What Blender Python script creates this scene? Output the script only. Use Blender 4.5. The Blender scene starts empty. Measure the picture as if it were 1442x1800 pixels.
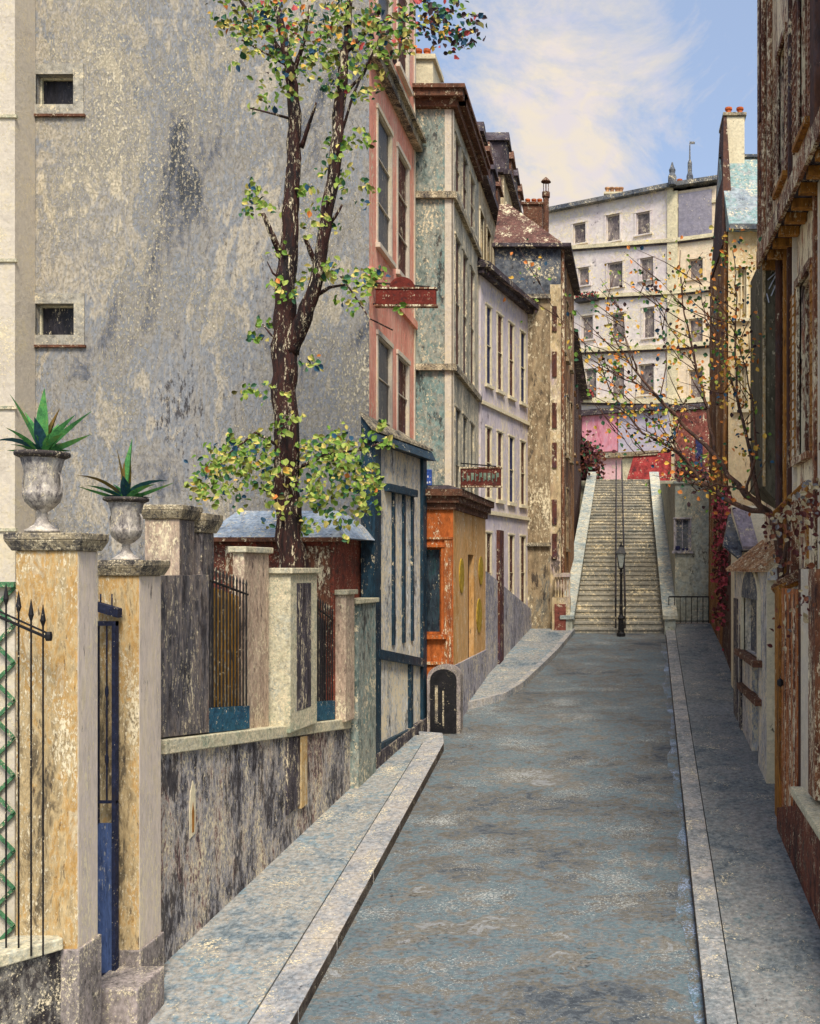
import bpy, math, random
from mathutils import Vector, Matrix
random.seed(7)
C = bpy.context.scene.collection
SC = bpy.context.scene
# ---------------------------------------------------------------- camera, sky, sun, exposure
EYE = 4.0; F = 1700.0; CX = 1085.0; CY = 1000.0       # eye height; focal length and vanishing point of the street (photo pixels)
cam = bpy.data.objects.new('camera', bpy.data.cameras.new('camera'))
C.objects.link(cam); SC.camera = cam
cam.location = (0, 0, EYE); cam.rotation_euler = (math.radians(90), 0, 0)
cam.data.sensor_fit = 'VERTICAL'; cam.data.sensor_height = 36; cam.data.lens = 36 * F / 1800
cam.data.shift_x = -(CX - 721) / 1800; cam.data.shift_y = (CY - 900) / 1800
cam.data.clip_end = 3000
SC.view_settings.view_transform = 'Standard'; SC.view_settings.look = 'None'
SC.view_settings.gamma = 1; SC.view_settings.exposure = 1.5
SUNV = Vector((0.22, -0.66, 0.95)).normalized()
sun = bpy.data.objects.new('sun', bpy.data.lights.new('sun', 'SUN')); C.objects.link(sun)
sun.data.energy = 1.6; sun.data.angle = math.radians(20); sun.data.color = (1, .93, .82)
sun.rotation_euler = SUNV.to_track_quat('Z', 'Y').to_euler()
w = bpy.data.worlds.new("World"); SC.world = w; w.use_nodes = True
wn = w.node_tree; wn.nodes.clear()
def WN(t, **k):
    n = wn.nodes.new(t)
    for a, b in k.items(): setattr(n, a, b)
    return n
sky = WN('ShaderNodeTexSky', sky_type='NISHITA', sun_disc=False)
sky.sun_elevation = math.asin(SUNV.z); sky.sun_rotation = math.atan2(SUNV.x, SUNV.y)
sky.air_density = 1.0; sky.dust_density = 2.0; sky.ozone_density = 1.5
tc = WN('ShaderNodeTexCoord')
mp = WN('ShaderNodeMapping'); mp.inputs['Scale'].default_value = (1, 1, 1.5); mp.inputs['Location'].default_value = (.35, 0, .1)
wn.links.new(tc.outputs['Generated'], mp.inputs[0])
cn = WN('ShaderNodeTexNoise'); cn.inputs['Scale'].default_value = 4.2; cn.inputs['Detail'].default_value = 10; cn.inputs['Roughness'].default_value = .68; cn.inputs['Distortion'].default_value = .6
wn.links.new(mp.outputs[0], cn.inputs['Vector'])
cdir = Vector(((985 - CX) / F, 1, (CY - 190) / F)).normalized()
dot = WN('ShaderNodeVectorMath', operation='DISTANCE'); dot.inputs[1].default_value = cdir
wn.links.new(tc.outputs['Generated'], dot.inputs[0])
mr = WN('ShaderNodeMapRange'); mr.inputs['From Min'].default_value = .02; mr.inputs['From Max'].default_value = .13
mr.inputs['To Min'].default_value = .30; mr.inputs['To Max'].default_value = 0
wn.links.new(dot.outputs['Value'], mr.inputs[0])
ad = WN('ShaderNodeMath', operation='ADD'); wn.links.new(cn.outputs['Fac'], ad.inputs[0]); wn.links.new(mr.outputs[0], ad.inputs[1])
cr = WN('ShaderNodeValToRGB'); cr.color_ramp.elements[0].position = .50; cr.color_ramp.elements[1].position = .70
wn.links.new(ad.outputs[0], cr.inputs[0])
n2 = WN('ShaderNodeTexNoise'); n2.inputs['Scale'].default_value = 22; n2.inputs['Detail'].default_value = 7; n2.inputs['Distortion'].default_value = 1.5
wn.links.new(mp.outputs[0], n2.inputs['Vector'])
cr2 = WN('ShaderNodeValToRGB')
e = cr2.color_ramp.elements; e[0].position = .35; e[0].color = (1.9, 1.74, 1.78, 1); e[1].position = .62; e[1].color = (2.1, 1.86, 1.55, 1)
wn.links.new(n2.outputs['Fac'], cr2.inputs[0])
tint = WN('ShaderNodeMix', data_type='RGBA', blend_type='MIX'); tint.inputs['Factor'].default_value = .72
wn.links.new(sky.outputs[0], tint.inputs['A']); tint.inputs['B'].default_value = (.80, .96, 1.28, 1)
mx = WN('ShaderNodeMix', data_type='RGBA')
wn.links.new(cr.outputs['Color'], mx.inputs['Factor']); wn.links.new(tint.outputs['Result'], mx.inputs['A']); wn.links.new(cr2.outputs['Color'], mx.inputs['B'])
bg = WN('ShaderNodeBackground'); bg.inputs['Strength'].default_value = .15
wo = WN('ShaderNodeOutputWorld')
wn.links.new(mx.outputs['Result'], bg.inputs[0]); wn.links.new(bg.outputs[0], wo.inputs[0])

# ---------------------------------------------------------------- helpers
def lin(c):
    r = []
    for v in c:
        v /= 255.0
        r.append(v / 12.92 if v <= .04045 else ((v + .055) / 1.055) ** 2.4)
    return r
ALB = 0.98
_m = {}
CREAM = (236, 220, 184)
def paint(name, cols, Y=14, sc=1.6, streak=1.0, fleck=.5, bump=.5, rough=.85, fcol=CREAM, sx=1.0, gain=1.0, metal=0, nodal=.5, lo=.58, soot=.35, scol=(44, 38, 40), patch=.42, sy=None):
    """weathered, hand brushed surface: patches of several tones, fine grain, chips that show the pale ground"""
    m = bpy.data.materials.new(name); m.use_nodes = True; t = m.node_tree; t.nodes.clear(); L = t.links.new
    def N(ty, **k):
        n = t.nodes.new(ty)
        for a, b in k.items(): setattr(n, a, b)
        return n
    sy = sx if sy is None else sy
    tc = N('ShaderNodeTexCoord'); mp = N('ShaderNodeMapping'); mp.inputs['Scale'].default_value = (sx, sy, 1 / streak)
    L(tc.outputs['Object'], mp.inputs[0])
    a = N('ShaderNodeTexNoise'); a.inputs['Scale'].default_value = sc; a.inputs['Detail'].default_value = 7; a.inputs['Roughness'].default_value = .68; a.inputs['Distortion'].default_value = .5
    L(mp.outputs[0], a.inputs['Vector'])
    r = N('ShaderNodeValToRGB'); el = r.color_ramp.elements
    n = len(cols)
    while len(el) < n: el.new(.5)
    for i, c in enumerate(cols):
        el[i].position = .40 + .21 * i / max(1, n - 1); q = [min(.85, v * ALB * gain) for v in lin(c)]; el[i].color = (*q, 1)
    a2 = N('ShaderNodeTexNoise'); a2.inputs['Scale'].default_value = sc * 7; a2.inputs['Detail'].default_value = 6; a2.inputs['Roughness'].default_value = .75; a2.inputs['Distortion'].default_value = 1.2
    L(mp.outputs[0], a2.inputs['Vector'])
    am = N('ShaderNodeMath', operation='MULTIPLY'); am.inputs[1].default_value = 1 - lo; L(a2.outputs['Fac'], am.inputs[0])
    aa = N('ShaderNodeMath', operation='MULTIPLY_ADD'); aa.inputs[1].default_value = lo; L(a.outputs['Fac'], aa.inputs[0]); L(am.outputs[0], aa.inputs[2])
    L(aa.outputs[0], r.inputs[0])
    # grain
    fs = 380.0 / Y
    mp2 = N('ShaderNodeMapping'); mp2.inputs['Scale'].default_value = (sx, sy, 1 / max(1, streak * .7)); L(tc.outputs['Object'], mp2.inputs[0])
    g = N('ShaderNodeTexNoise'); g.inputs['Scale'].default_value = fs * .55; g.inputs['Detail'].default_value = 5; g.inputs['Roughness'].default_value = .7
    L(mp2.outputs[0], g.inputs['Vector'])
    gm = N('ShaderNodeMapRange'); gm.inputs['From Min'].default_value = .3; gm.inputs['From Max'].default_value = .7
    gm.inputs['To Min'].default_value = 1 - nodal; gm.inputs['To Max'].default_value = 1 + nodal * .8; L(g.outputs['Fac'], gm.inputs[0])
    mu = N('ShaderNodeMix', data_type='RGBA', blend_type='MULTIPLY'); mu.inputs['Factor'].default_value = 1
    L(r.outputs['Color'], mu.inputs['A']); L(gm.outputs[0], mu.inputs['B'])
    # chips
    f = N('ShaderNodeTexNoise'); f.inputs['Scale'].default_value = fs; f.inputs['Detail'].default_value = 6; f.inputs['Roughness'].default_value = .8
    L(mp2.outputs[0], f.inputs['Vector'])
    f2 = N('ShaderNodeTexNoise'); f2.inputs['Scale'].default_value = sc * 2.2; f2.inputs['Detail'].default_value = 4
    mp3 = N('ShaderNodeMapping'); mp3.inputs['Location'].default_value = (7, 3, 5); L(mp.outputs[0], mp3.inputs[0]); L(mp3.outputs[0], f2.inputs['Vector'])
    s = N('ShaderNodeMath', operation='MULTIPLY_ADD'); s.inputs[1].default_value = patch; L(f2.outputs['Fac'], s.inputs[0]); L(f.outputs['Fac'], s.inputs[2])
    th = .642 + patch * .5 - .19 * fleck
    fm = N('ShaderNodeMapRange'); fm.inputs['From Min'].default_value = th; fm.inputs['From Max'].default_value = th + .05
    L(s.outputs[0], fm.inputs[0])
    fr = N('ShaderNodeMix', data_type='RGBA'); L(fm.outputs[0], fr.inputs['Factor'])
    so = N('ShaderNodeTexNoise'); so.inputs['Scale'].default_value = fs * .5; so.inputs['Detail'].default_value = 7; so.inputs['Roughness'].default_value = .8
    mp4 = N('ShaderNodeMapping'); mp4.inputs['Scale'].default_value = (sx, sy, 1 / max(1, streak * 1.2)); mp4.inputs['Location'].default_value = (3, 9, 2); L(tc.outputs['Object'], mp4.inputs[0]); L(mp4.outputs[0], so.inputs['Vector'])
    sa = N('ShaderNodeMath', operation='MULTIPLY_ADD'); sa.inputs[1].default_value = -.55; L(f2.outputs['Fac'], sa.inputs[0]); L(so.outputs['Fac'], sa.inputs[2])
    sm = N('ShaderNodeMapRange'); ts = .40 - .19 * soot; sm.inputs['From Min'].default_value = ts; sm.inputs['From Max'].default_value = ts + .06; sm.inputs['To Max'].default_value = .82 if soot > 0 else 0
    L(sa.outputs[0], sm.inputs[0])
    sr = N('ShaderNodeMix', data_type='RGBA'); L(sm.outputs[0], sr.inputs['Factor']); L(mu.outputs['Result'], sr.inputs['A']); sr.inputs['B'].default_value = (*[v * ALB for v in lin(scol)], 1)
    L(sr.outputs['Result'], fr.inputs['A'])
    fr.inputs['B'].default_value = (*[v * ALB for v in lin(fcol)], 1)
    b = N('ShaderNodeBsdfPrincipled'); b.inputs['Roughness'].default_value = rough; b.inputs['Metallic'].default_value = metal
    b.inputs['Specular IOR Level'].default_value = .25
    L(fr.outputs['Result'], b.inputs['Base Color'])
    bs = N('ShaderNodeMath', operation='ADD'); L(g.outputs['Fac'], bs.inputs[0]); L(fm.outputs[0], bs.inputs[1])
    bp = N('ShaderNodeBump'); bp.inputs['Strength'].default_value = bump; bp.inputs['Distance'].default_value = .022 * Y / 14
    L(bs.outputs[0], bp.inputs['Height']); L(bp.outputs[0], b.inputs['Normal'])
    o = N('ShaderNodeOutputMaterial'); L(b.outputs[0], o.inputs[0])
    _m[name] = m
    return m

def g3(x, y, z): return Vector((x, y, z))
def P(px, py, Y): return Vector(((px - CX) / F * Y, Y, EYE + (CY - py) / F * Y))
def H(Y):                                   # height of the street and of the hill it climbs
    if Y < -20: return .12 * (-28.5)
    if Y < 26.8: return .12 * (Y - 8.5)
    if Y < 45.8: return 2.196 + (Y - 26.8) / 19 * 6.0
    return 8.196
def root(name, label, cat, loc, group=None):
    o = bpy.data.objects.new(name, None); C.objects.link(o); o.location = loc
    o.empty_display_size = .3; o['label'] = label; o['category'] = cat
    if group: o['group'] = group
    return o
def wloc(o):
    v = Vector(o.location)
    while o.parent: o = o.parent; v += Vector(o.location)
    return v
class MB:
    def __init__(s): s.v = []; s.f = []; s.m = []
    def add(s, vs, fs, mi=0):
        k = len(s.v); s.v += [Vector(v) for v in vs]
        for f in fs: s.f.append([k + i for i in f]); s.m.append(mi)
    def box(s, x0, x1, y0, y1, z0, z1, mi=0):
        s.hexa([(x0, y0, z0), (x1, y0, z0), (x1, y1, z0), (x0, y1, z0)], [(x0, y0, z1), (x1, y0, z1), (x1, y1, z1), (x0, y1, z1)], mi)
    def hexa(s, b, t, mi=0):
        n = len(b)
        s.add(list(b) + list(t), [list(range(n))[::-1], list(range(n, 2 * n))] + [[i, (i + 1) % n, n + (i + 1) % n, n + i] for i in range(n)], mi)
    def tube(s, pts, rad, seg=8, mi=0, jit=0):
        pts = [Vector(p) for p in pts]; k = len(s.v); n = len(pts)
        if not isinstance(rad, (list, tuple)): rad = [rad] * n
        for i, p in enumerate(pts):
            d = (pts[min(i + 1, n - 1)] - pts[max(i - 1, 0)])
            if d.length < 1e-6: d = Vector((0, 0, 1))
            d.normalize()
            a = d.cross(Vector((0, 1, 0)) if abs(d.y) < .9 else Vector((1, 0, 0))).normalized(); b = d.cross(a)
            for j in range(seg):
                q = 2 * math.pi * j / seg; r = rad[i] * (1 + random.uniform(-jit, jit))
                s.v.append(p + a * math.cos(q) * r + b * math.sin(q) * r)
        for i in range(n - 1):
            for j in range(seg):
                s.f.append([k + i * seg + j, k + i * seg + (j + 1) % seg, k + (i + 1) * seg + (j + 1) % seg, k + (i + 1) * seg + j]); s.m.append(mi)
        s.f.append([k + j for j in range(seg)][::-1]); s.m.append(mi)
        s.f.append([k + (n - 1) * seg + j for j in range(seg)]); s.m.append(mi)
    def lathe(s, c, prof, seg=24, mi=0):        # prof: (r, z)
        k = len(s.v); c = Vector(c)
        for r, z in prof:
            for j in range(seg):
                q = 2 * math.pi * j / seg; s.v.append(c + Vector((r * math.cos(q), r * math.sin(q), z)))
        for i in range(len(prof) - 1):
            for j in range(seg):
                s.f.append([k + i * seg + j, k + i * seg + (j + 1) % seg, k + (i + 1) * seg + (j + 1) % seg, k + (i + 1) * seg + j]); s.m.append(mi)
        s.f.append([k + j for j in range(seg)][::-1]); s.m.append(mi)
        s.f.append([k + (len(prof) - 1) * seg + j for j in range(seg)]); s.m.append(mi)
    def build(s, name, mats, parent=None, loc=None, bevel=0, smooth=False):
        if not isinstance(mats, (list, tuple)): mats = [mats]
        base = wloc(parent) if parent else Vector((0, 0, 0))
        off = Vector(loc) if loc is not None else base
        me = bpy.data.meshes.new(name); me.from_pydata([tuple(v - off) for v in s.v], [], s.f)
        for m in mats: me.materials.append(m)
        for p, mi in zip(me.polygons, s.m): p.material_index = mi; p.use_smooth = smooth
        me.validate(); me.update()
        o = bpy.data.objects.new(name, me); C.objects.link(o)
        if parent: o.parent = parent
        o.location = off - base
        if bevel:
            b = o.modifiers.new('bevel', 'BEVEL'); b.width = bevel; b.segments = 2; b.limit_method = 'ANGLE'
        return o
def tag(o, label, cat, group=None):
    o['label'] = label; o['category'] = cat
    if group: o['group'] = group
    return o
class Fac:                                    # a vertical wall plane, outward normal on the right of p0 -> p1
    def __init__(s, p0, p1):
        s.a = Vector((p0[0], p0[1])); d = Vector((p1[0], p1[1])) - s.a; s.w = d.length; s.d = d.normalized(); s.n = Vector((s.d.y, -s.d.x))
    def hit(s, px):
        k = (px - CX) / F
        den = s.d.x - k * s.d.y
        u = (k * s.a.y - s.a.x) / den
        return u, s.a.y + u * s.d.y
    def z(s, px, py): return EYE + (CY - py) / F * s.hit(px)[1]
    def pt(s, u, z, o=0):
        q = s.a + s.d * u + s.n * o; return Vector((q.x, q.y, z))
    def win(s, xa, xb, ya, yb):
        u0, Y0 = s.hit(xa); u1, Y1 = s.hit(xb); Ym = (Y0 + Y1) / 2
        return (min(u0, u1), max(u0, u1), EYE + (CY - yb) / F * Ym, EYE + (CY - ya) / F * Ym)
    def box(s, mb, u0, u1, z0, z1, d0, d1, mi=0, z0b=None, z1b=None):
        z0b = z0 if z0b is None else z0b; z1b = z1 if z1b is None else z1b
        mb.hexa([s.pt(u0, z0, d1), s.pt(u1, z0b, d1), s.pt(u1, z0b, d0), s.pt(u0, z0, d0)],
                [s.pt(u0, z1, d1), s.pt(u1, z1b, d1), s.pt(u1, z1b, d0), s.pt(u0, z1, d0)], mi)
    def panel(s, mb, z0, z1, holes, rec=.16, mi=0, rmi=None):
        rmi = mi if rmi is None else rmi
        us = sorted({0, s.w, *[h[0] for h in holes], *[h[1] for h in holes]}); zs = sorted({z0, z1, *[h[2] for h in holes], *[h[3] for h in holes]})
        us = [u for u in us if 0 <= u <= s.w]; zs = [z for z in zs if z0 <= z <= z1]
        for i in range(len(us) - 1):
            for j in range(len(zs) - 1):
                cu = (us[i] + us[i + 1]) / 2; cz = (zs[j] + zs[j + 1]) / 2
                if any(h[0] < cu < h[1] and h[2] < cz < h[3] for h in holes): continue
                mb.add([s.pt(us[i], zs[j]), s.pt(us[i + 1], zs[j]), s.pt(us[i + 1], zs[j + 1]), s.pt(us[i], zs[j + 1])], [[0, 1, 2, 3]], mi)
        for a, b, c, d in holes:
            q = [(a, c), (b, c), (b, d), (a, d)]
            for i in range(4):
                p, r = q[i], q[(i + 1) % 4]
                mb.add([s.pt(p[0], p[1]), s.pt(r[0], r[1]), s.pt(r[0], r[1], -rec), s.pt(p[0], p[1], -rec)], [[0, 1, 2, 3]], rmi)
def shell(foot, z0, z1, holes, mis, rec=.16):   # closed box over a CCW footprint with window openings; z1 may be a list per corner
    mb = MB(); n = len(foot); facs = []
    for i in range(n):
        f = Fac(foot[i], foot[(i + 1) % n]); facs.append(f)
        f.panel(mb, z0, z1, holes.get(i, []), rec, mis.get(i, 0))
    mb.add([(x, y, z1) for x, y in foot], [list(range(n))], 0)
    return mb, facs
def window(par, f, h, glass, frame, rec=.14, bars=(1, 2), surround=.0, sill=True, surmat=None, name='window', fr=.04, proud=.03, shut=None, shutw=.3):
    u0, u1, z0, z1 = h; mb = MB(); e = .003
    f.box(mb, u0 + e, u0 + fr, z0 + e, z1 - e, -rec + .02, -rec + .07); f.box(mb, u1 - fr, u1 - e, z0 + e, z1 - e, -rec + .02, -rec + .07)
    f.box(mb, u0 + fr, u1 - fr, z0 + e, z0 + fr, -rec + .02, -rec + .07); f.box(mb, u0 + fr, u1 - fr, z1 - fr, z1 - e, -rec + .02, -rec + .07)
    for i in range(1, bars[0] + 1):
        u = u0 + (u1 - u0) * i / (bars[0] + 1); f.box(mb, u - fr * .35, u + fr * .35, z0 + fr, z1 - fr, -rec + .025, -rec + .06)
    for i in range(1, bars[1] + 1):
        z = z0 + (z1 - z0) * i / (bars[1] + 1); f.box(mb, u0 + fr, u1 - fr, z - fr * .3, z + fr * .3, -rec + .03, -rec + .055)
    if surround:
        s = surround
        f.box(mb, u0 - s, u0, z0, z1, -.02, proud); f.box(mb, u1, u1 + s, z0, z1, -.02, proud); f.box(mb, u0 - s - .02, u1 + s + .02, z1, z1 + s, -.02, proud + .02)
    w = mb.build(name, frame, par)
    g = MB(); f.box(g, u0 + .001, u1 - .001, z0 + .001, z1 - .001, -rec - .01, -rec + .022); g.build('pane', glass, w)
    if sill:
        g = MB(); f.box(g, u0 - surround - .05, u1 + surround + .05, z0 - .08, z0, -.05, proud + .06); g.build('sill', surmat or frame, w)
    if shut:
        for a, b in ((u0 - shutw - surround, u0 - surround - .01), (u1 + surround + .01, u1 + surround + shutw)):
            g = MB(); f.box(g, a, b, z0, z1, .004, .04)
            k = int((z1 - z0) / .12)
            for i in range(k):
                zz = z0 + (i + .3) * (z1 - z0) / k; f.box(g, a + .02, b - .02, zz, zz + .03, .035, .052)
            g.build('shutter', shut, w)
    return w
def leaf(mb, c, s, mi):
    n = Vector((random.gauss(0, .6), -1 + random.gauss(0, .5), random.gauss(.25, .5))).normalized()
    a = n.cross(Vector((random.gauss(0, 1), random.gauss(0, 1), random.gauss(0, 1)))).normalized(); b = n.cross(a)
    L = s * random.uniform(.6, 1.15); W = L * random.uniform(.55, .85); k = n * L * .18
    pts = [c - a * L * .5, c - a * L * .22 + b * W * .42 + k, c + a * L * .12 + b * W * .48 + k, c + a * L * .5, c + a * L * .12 - b * W * .48 + k, c - a * L * .22 - b * W * .42 + k, c]
    mb.add(pts, [[0, 6, 1], [1, 6, 2], [2, 6, 3], [3, 6, 4], [4, 6, 5], [5, 6, 0]], mi)
def cluster(mb, px, py, rx, ry, Y, n, size, wts, dy=.35):
    # leaves gathered in small sprays so that gaps stay open between them
    k = max(1, n // 6)
    for i in range(k):
        q = random.uniform(0, 6.283); r = math.sqrt(random.random())
        cx, cy = px + rx * r * math.cos(q), py + ry * r * math.sin(q); YY = Y + random.gauss(0, dy)
        for j in range(6):
            c = P(cx + random.gauss(0, rx * .16 + 3), cy + random.gauss(0, ry * .16 + 3), YY + random.gauss(0, .08))
            leaf(mb, c, size, random.choices(range(len(wts)), wts)[0])
def pots(par, pts, mat, r=.12, h=.35):
    for p in pts:
        m = MB(); m.lathe(p, [(r * .9, 0), (r * .75, h * .25), (r * .75, h * .75), (r, h * .8), (r, h), (r * .6, h)], 10); m.build('chimney_pot', mat, par)

# ---------------------------------------------------------------- materials
asph = paint('road_surface', [(68, 74, 80), (94, 100, 104), (104, 98, 86), (108, 112, 114), (92, 112, 118), (118, 118, 116), (108, 102, 88), (138, 140, 140)], 9, sc=.55, streak=.45, lo=.6, fleck=.32, sx=.8, sy=1.2, nodal=.38, fcol=(180, 182, 176), rough=.7, soot=0.25)
pave = paint('left_paving', [(98, 112, 120), (136, 144, 146), (160, 154, 144), (118, 140, 148), (136, 142, 148)], 12, sc=.9, fleck=.28, soot=0.15)
pave2 = paint('right_paving', [(84, 92, 98), (116, 122, 122), (136, 134, 130), (102, 116, 118)], 12, sc=1.4, fleck=.15, soot=0.15)
kerbm = paint('kerb_granite', [(124, 132, 138), (160, 158, 156), (180, 170, 156)], 11, sc=1.6, fleck=.35, soot=0.1)
kerbm2 = paint('kerb_granite_grey', [(112, 118, 120), (150, 150, 148), (178, 168, 158)], 11, sc=1.8, fleck=.25, soot=0.1)
kerbf = paint('shaded_kerb_face', [(58, 50, 46), (88, 76, 66), (112, 104, 94)], 10, sc=2, fleck=.2)  # dark brown paints the shadow line on the road-facing kerb side
earth = paint('earth', [(96, 92, 78), (122, 116, 96), (84, 92, 70)], 14, sc=.7, fleck=.1)
gutter = paint('wet_gutter_highlights', [(58, 70, 80), (92, 106, 112), (106, 98, 80), (108, 116, 120), (84, 112, 122), (140, 152, 168)], 9, sc=1.3, fleck=.55, fcol=(160, 178, 206), rough=.45, patch=.5, soot=0)  # blue-white flecks paint highlights on the gutter water
greyw = paint('grey_render', [(70, 74, 80), (112, 114, 120), (158, 152, 142), (134, 138, 144), (188, 176, 154), (148, 146, 144), (208, 194, 166)], 15, sc=.38, streak=2.4, fleck=.54, bump=.8, nodal=.35, lo=.72, patch=.32, fcol=(216, 204, 176), soot=0.3)
creamw = paint('cream_wall', [(206, 194, 176), (222, 210, 190), (230, 214, 178)], 14, sc=.8, fleck=.3, nodal=.12, gain=.9, soot=0)
pinkw = paint('pink_render', [(218, 136, 114), (236, 162, 138), (240, 184, 158)], 17, sc=1.4, streak=3.5, fleck=.35, nodal=.22, soot=0.12)
greenw = paint('green_grey_render', [(92, 106, 100), (128, 140, 132), (160, 160, 146), (112, 142, 138), (150, 152, 142)], 20, sc=.9, streak=2, fleck=.42, soot=0.5)
greenf = paint('pale_grey_render', [(140, 138, 124), (178, 172, 154), (196, 186, 162)], 20, sc=.9, streak=4, fleck=.6)
mauvew = paint('mauve_render', [(182, 172, 182), (206, 194, 196), (220, 208, 200)], 24, sc=.8, streak=3, fleck=.5, nodal=.2, soot=0.12)
mauveb = paint('grey_plinth', [(120, 118, 122), (164, 160, 168), (190, 180, 170)], 22, sc=1.2, streak=2, fleck=.4)
tanw = paint('tan_render', [(92, 80, 60), (140, 120, 92), (164, 144, 112), (120, 118, 108)], 27, sc=.7, streak=3, fleck=.45, soot=0.5)
brownw = paint('brown_render', [(60, 44, 36), (120, 78, 44), (158, 110, 56), (104, 96, 100)], 30, sc=.9, streak=4, fleck=.3)
darkbr = paint('dark_brown_wall', [(52, 36, 34), (84, 54, 40), (66, 58, 64)], 34, sc=.6, streak=3, fleck=.12)
yelw = paint('yellow_cream_render', [(176, 150, 118), (206, 184, 140), (198, 178, 172)], 30, sc=.8, streak=2.5, fleck=.55, soot=0.35)
redroof = paint('red_roof', [(88, 60, 54), (112, 78, 68), (112, 92, 88)], 30, sc=1, fleck=.4)
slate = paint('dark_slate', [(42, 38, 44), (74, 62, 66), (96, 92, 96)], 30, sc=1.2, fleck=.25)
dslate = paint('grey_slate_wall', [(60, 66, 80), (104, 108, 112), (126, 120, 112)], 28, sc=.9, fleck=.35)
backw = paint('pale_lilac_render', [(206, 192, 190), (220, 208, 200), (230, 218, 200)], 56, sc=.35, fleck=.55, nodal=.14, soot=0.08)
backo = paint('peach_render', [(216, 192, 160), (226, 204, 172), (220, 202, 180)], 54, sc=.35, fleck=.5, nodal=.15, soot=0.1)
backs = paint('cream_stone_trim', [(200, 188, 156), (232, 218, 176)], 52, sc=.8, fleck=.5, nodal=.25, soot=0.15)
lilacr = paint('lilac_grey_roof', [(128, 124, 138), (150, 144, 150)], 52, sc=.6, fleck=.12, nodal=.2, soot=0)
zinc = paint('zinc_roof', [(132, 142, 150), (156, 164, 166), (122, 156, 152), (170, 172, 168)], 25, sc=.8, streak=2.5, fleck=.35, soot=0.1)
zinc2 = paint('blue_slate_roof', [(120, 136, 158), (150, 164, 180), (176, 180, 180)], 14, sc=1.6, fleck=.35, soot=0.1)
peach = paint('peach_plaster', [(206, 178, 132), (230, 206, 160), (222, 192, 150)], 24, sc=.8, streak=2, fleck=.5, nodal=.2, soot=0.15)
olive = paint('olive_board', [(74, 70, 54), (98, 92, 74), (110, 104, 86)], 16, sc=1, streak=4, fleck=.08)
rustw = paint('rust_brown_wall', [(88, 58, 48), (150, 100, 76), (190, 138, 110), (124, 98, 90), (200, 174, 156), (224, 202, 164)], 14, sc=1.8, streak=7, fleck=1.0, nodal=.5, soot=0.6)
umber = paint('umber_timber', [(76, 50, 42), (124, 80, 58), (156, 106, 72)], 13, sc=2, streak=4, fleck=.65)
ochre = paint('ochre_timber', [(128, 84, 38), (170, 116, 48), (104, 66, 34)], 13, sc=2, streak=4, fleck=.25)
russet = paint('russet_door', [(112, 60, 38), (160, 92, 50), (184, 116, 62), (92, 56, 42)], 12, sc=1.5, streak=5, fleck=.45)
whitew = paint('white_render', [(150, 150, 156), (196, 192, 188), (226, 212, 184)], 15, sc=1.4, streak=2.5, fleck=.6, soot=0.55)
whitec = paint('white_cream_render', [(214, 202, 170), (232, 218, 182)], 16, sc=1.4, fleck=.4, nodal=.2, soot=0.1)
tealp = paint('teal_paint', [(22, 34, 44), (34, 62, 78), (26, 40, 52)], 15, sc=2, streak=3, fleck=.18, rough=.5)
whitep = paint('white_paint_panel', [(130, 138, 144), (216, 212, 204), (240, 236, 224)], 15, sc=1.6, streak=3, fleck=.8, soot=0.45)
orange = paint('orange_paint', [(140, 74, 36), (182, 96, 42), (196, 112, 56)], 18, sc=1.6, streak=3, fleck=.18, soot=0.2)
goldp = paint('ochre_shopfront', [(190, 138, 72), (214, 166, 104), (220, 180, 132)], 19, sc=1.4, streak=3, fleck=.35, nodal=.25, soot=0.1)
corn = paint('brown_cornice', [(72, 52, 42), (110, 72, 52), (88, 62, 50)], 18, sc=3, fleck=.25)
ovalm = paint('mustard_paint', [(168, 140, 40), (190, 156, 52)], 20, sc=2, fleck=.05, soot=0)
glass = paint('dark_glass', [(30, 34, 42), (54, 66, 74), (40, 80, 78)], 17, sc=3, streak=3, fleck=.1, rough=.25)
surm = paint('pale_grey_surround', [(140, 136, 126), (168, 162, 148), (186, 176, 152)], 15, sc=2, fleck=.4, soot=0.1)
blackg = paint('black_pane', [(18, 18, 22), (34, 34, 40), (60, 56, 60)], 15, sc=4, streak=4, fleck=.22, rough=.3)
farg = paint('grey_pane', [(84, 74, 76), (128, 116, 110), (166, 150, 138)], 54, sc=1.2, streak=2, fleck=.3, rough=.4)
brpane = paint('brown_shutter', [(56, 38, 34), (100, 58, 44), (66, 60, 84)], 22, sc=2, streak=3, fleck=.25)
iron = paint('black_iron', [(20, 20, 22), (38, 36, 38)], 12, sc=4, fleck=.02, rough=.5, bump=.2)
ironf = paint('dark_iron', [(36, 34, 36), (58, 52, 50)], 27, sc=4, fleck=.02, rough=.5, bump=.2)
bluep = paint('blue_gate_paint', [(50, 66, 104), (84, 104, 146), (66, 84, 122)], 8.6, sc=3, streak=6, fleck=.15, fcol=(190, 186, 176))
navy = paint('navy_iron', [(30, 34, 54), (46, 52, 78)], 8.6, sc=4, fleck=.06)
plaque = paint('blue_enamel', [(44, 76, 150), (66, 100, 176)], 19, sc=3, fleck=.03, rough=.4, soot=0)
whitee = paint('white_enamel', [(206, 212, 226), (220, 224, 230)], 19, sc=3, fleck=0, rough=.5, soot=0)
signr = paint('oxblood_sign', [(92, 34, 26), (122, 48, 36)], 17, sc=3, fleck=.12)
signd = paint('dark_red_sign', [(72, 34, 30), (104, 48, 38), (60, 40, 40)], 21, sc=5, fleck=.12)
signg = paint('faded_green_lettering', [(96, 124, 110), (130, 140, 120)], 21, sc=5, fleck=.1)
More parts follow.
